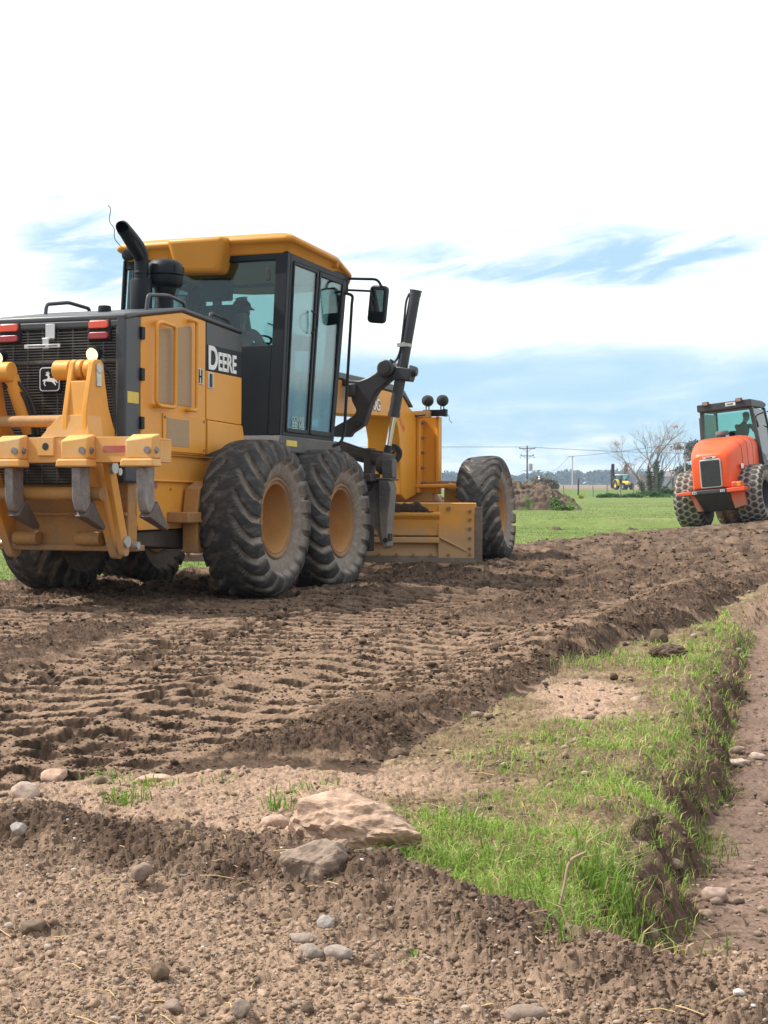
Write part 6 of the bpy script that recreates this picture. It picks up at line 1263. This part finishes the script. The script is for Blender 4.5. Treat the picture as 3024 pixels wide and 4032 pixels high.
# straw, twig
parts = []; x, y = sample(170, 2.7, 5.4, .33); z, zone, _ = ground(x, y); keep = (zone == 4) | (zone == 2); x, y, z = x[keep], y[keep], z[keep]; b = MB()
for i in range(len(x)):
    a = rng.uniform(0, 6.28); L_ = rng.uniform(.012, .05); d = Vector((math.cos(a), math.sin(a), rng.uniform(-.1, .15))); p = Vector((x[i], y[i], z[i] + .006)); b.tube([p - d*L_, p + Vector((rng.normal()*.004, rng.normal()*.004, .004)), p + d*L_], .0011, 4)
tag(b.build('straw', MAT('straw', (.50, .36, .16), .8), None), 'dry yellow straw bits on the foreground soil', None, None, 'stuff')
x0, y0 = vpt(1205, 1990, .0); zg = float(ground(np.array([x0]), np.array([y0]))[0][0]); b = MB(); b.tube(curve_pts([(x0, y0, zg - .01), (x0 + .02, y0 + .03, zg + .05), (x0 + .035, y0 + .05, zg + .10), (x0 + .075, y0 + .07, zg + .118)], 5), [.004]*15 + [.003], 6); b.tube([(x0 + .035, y0 + .05, zg + .10), (x0 + .03, y0 + .04, zg + .13)], .002, 5)
tag(b.build('twig', MAT('dry_twig', (.30, .21, .14), .9), None), 'bent dry twig standing among the grass at the ditch edge', 'twig')
# soil carried on the blade
hx_ = np.linspace(-1.25, 1.22, 120); hy_ = np.linspace(-.15, .02, 24); X, Y = np.meshgrid(hx_, hy_, indexing='ij'); Z = .735 + (.115 + .06*fbm(X*2.3, X*0, 3, 441))*np.clip(1 - ((Y + .05)/.10)**2, 0, 1)**.5*sst(1.22 - X, 0, .2) + .018*clods(X*22, Y*22, 443, .8) + .03*fbm(X*9, Y*9, 4, 445)
idx = np.arange(X.size).reshape(X.shape); F = np.stack([idx[:-1, :-1], idx[1:, :-1], idx[1:, 1:], idx[:-1, 1:]], -1).reshape(-1, 4); BW = Gm @ BM
V = np.array([tuple(BW @ Vector(p)) for p in np.stack([X, Y, Z], -1).reshape(-1, 3)]); f = fbm(X*6, Y*6, 4, 447).reshape(-1)
tag(np_mesh('soil_heap', V, F, m_earth, np.array([.06, .04, .029])*(1 + .5*f)[:, None]), 'dark loose soil lying on the back of the grader blade', 'soil heap')

# ================================================================ air
HAZE = 0.00028
if HAZE:
    m, N = new_mat('haze_air'); v = N.new('ShaderNodeVolumePrincipled'); v.inputs['Density'].default_value = HAZE; v.inputs['Color'].default_value = (.62, .80, 1.0, 1); v.inputs['Anisotropy'].default_value = .2
    o = N.new('ShaderNodeOutputMaterial'); N.link(v.outputs[0], o.inputs['Volume']); m.volume_intersection_method if hasattr(m, 'volume_intersection_method') else None
    b = MB(); b.box(-2700, 2700, -60, 2700, -2.0, 22.0); tag(b.build('haze', m, None, smooth=0), 'thin bluish air that fades the far woods', None, None, 'stuff')
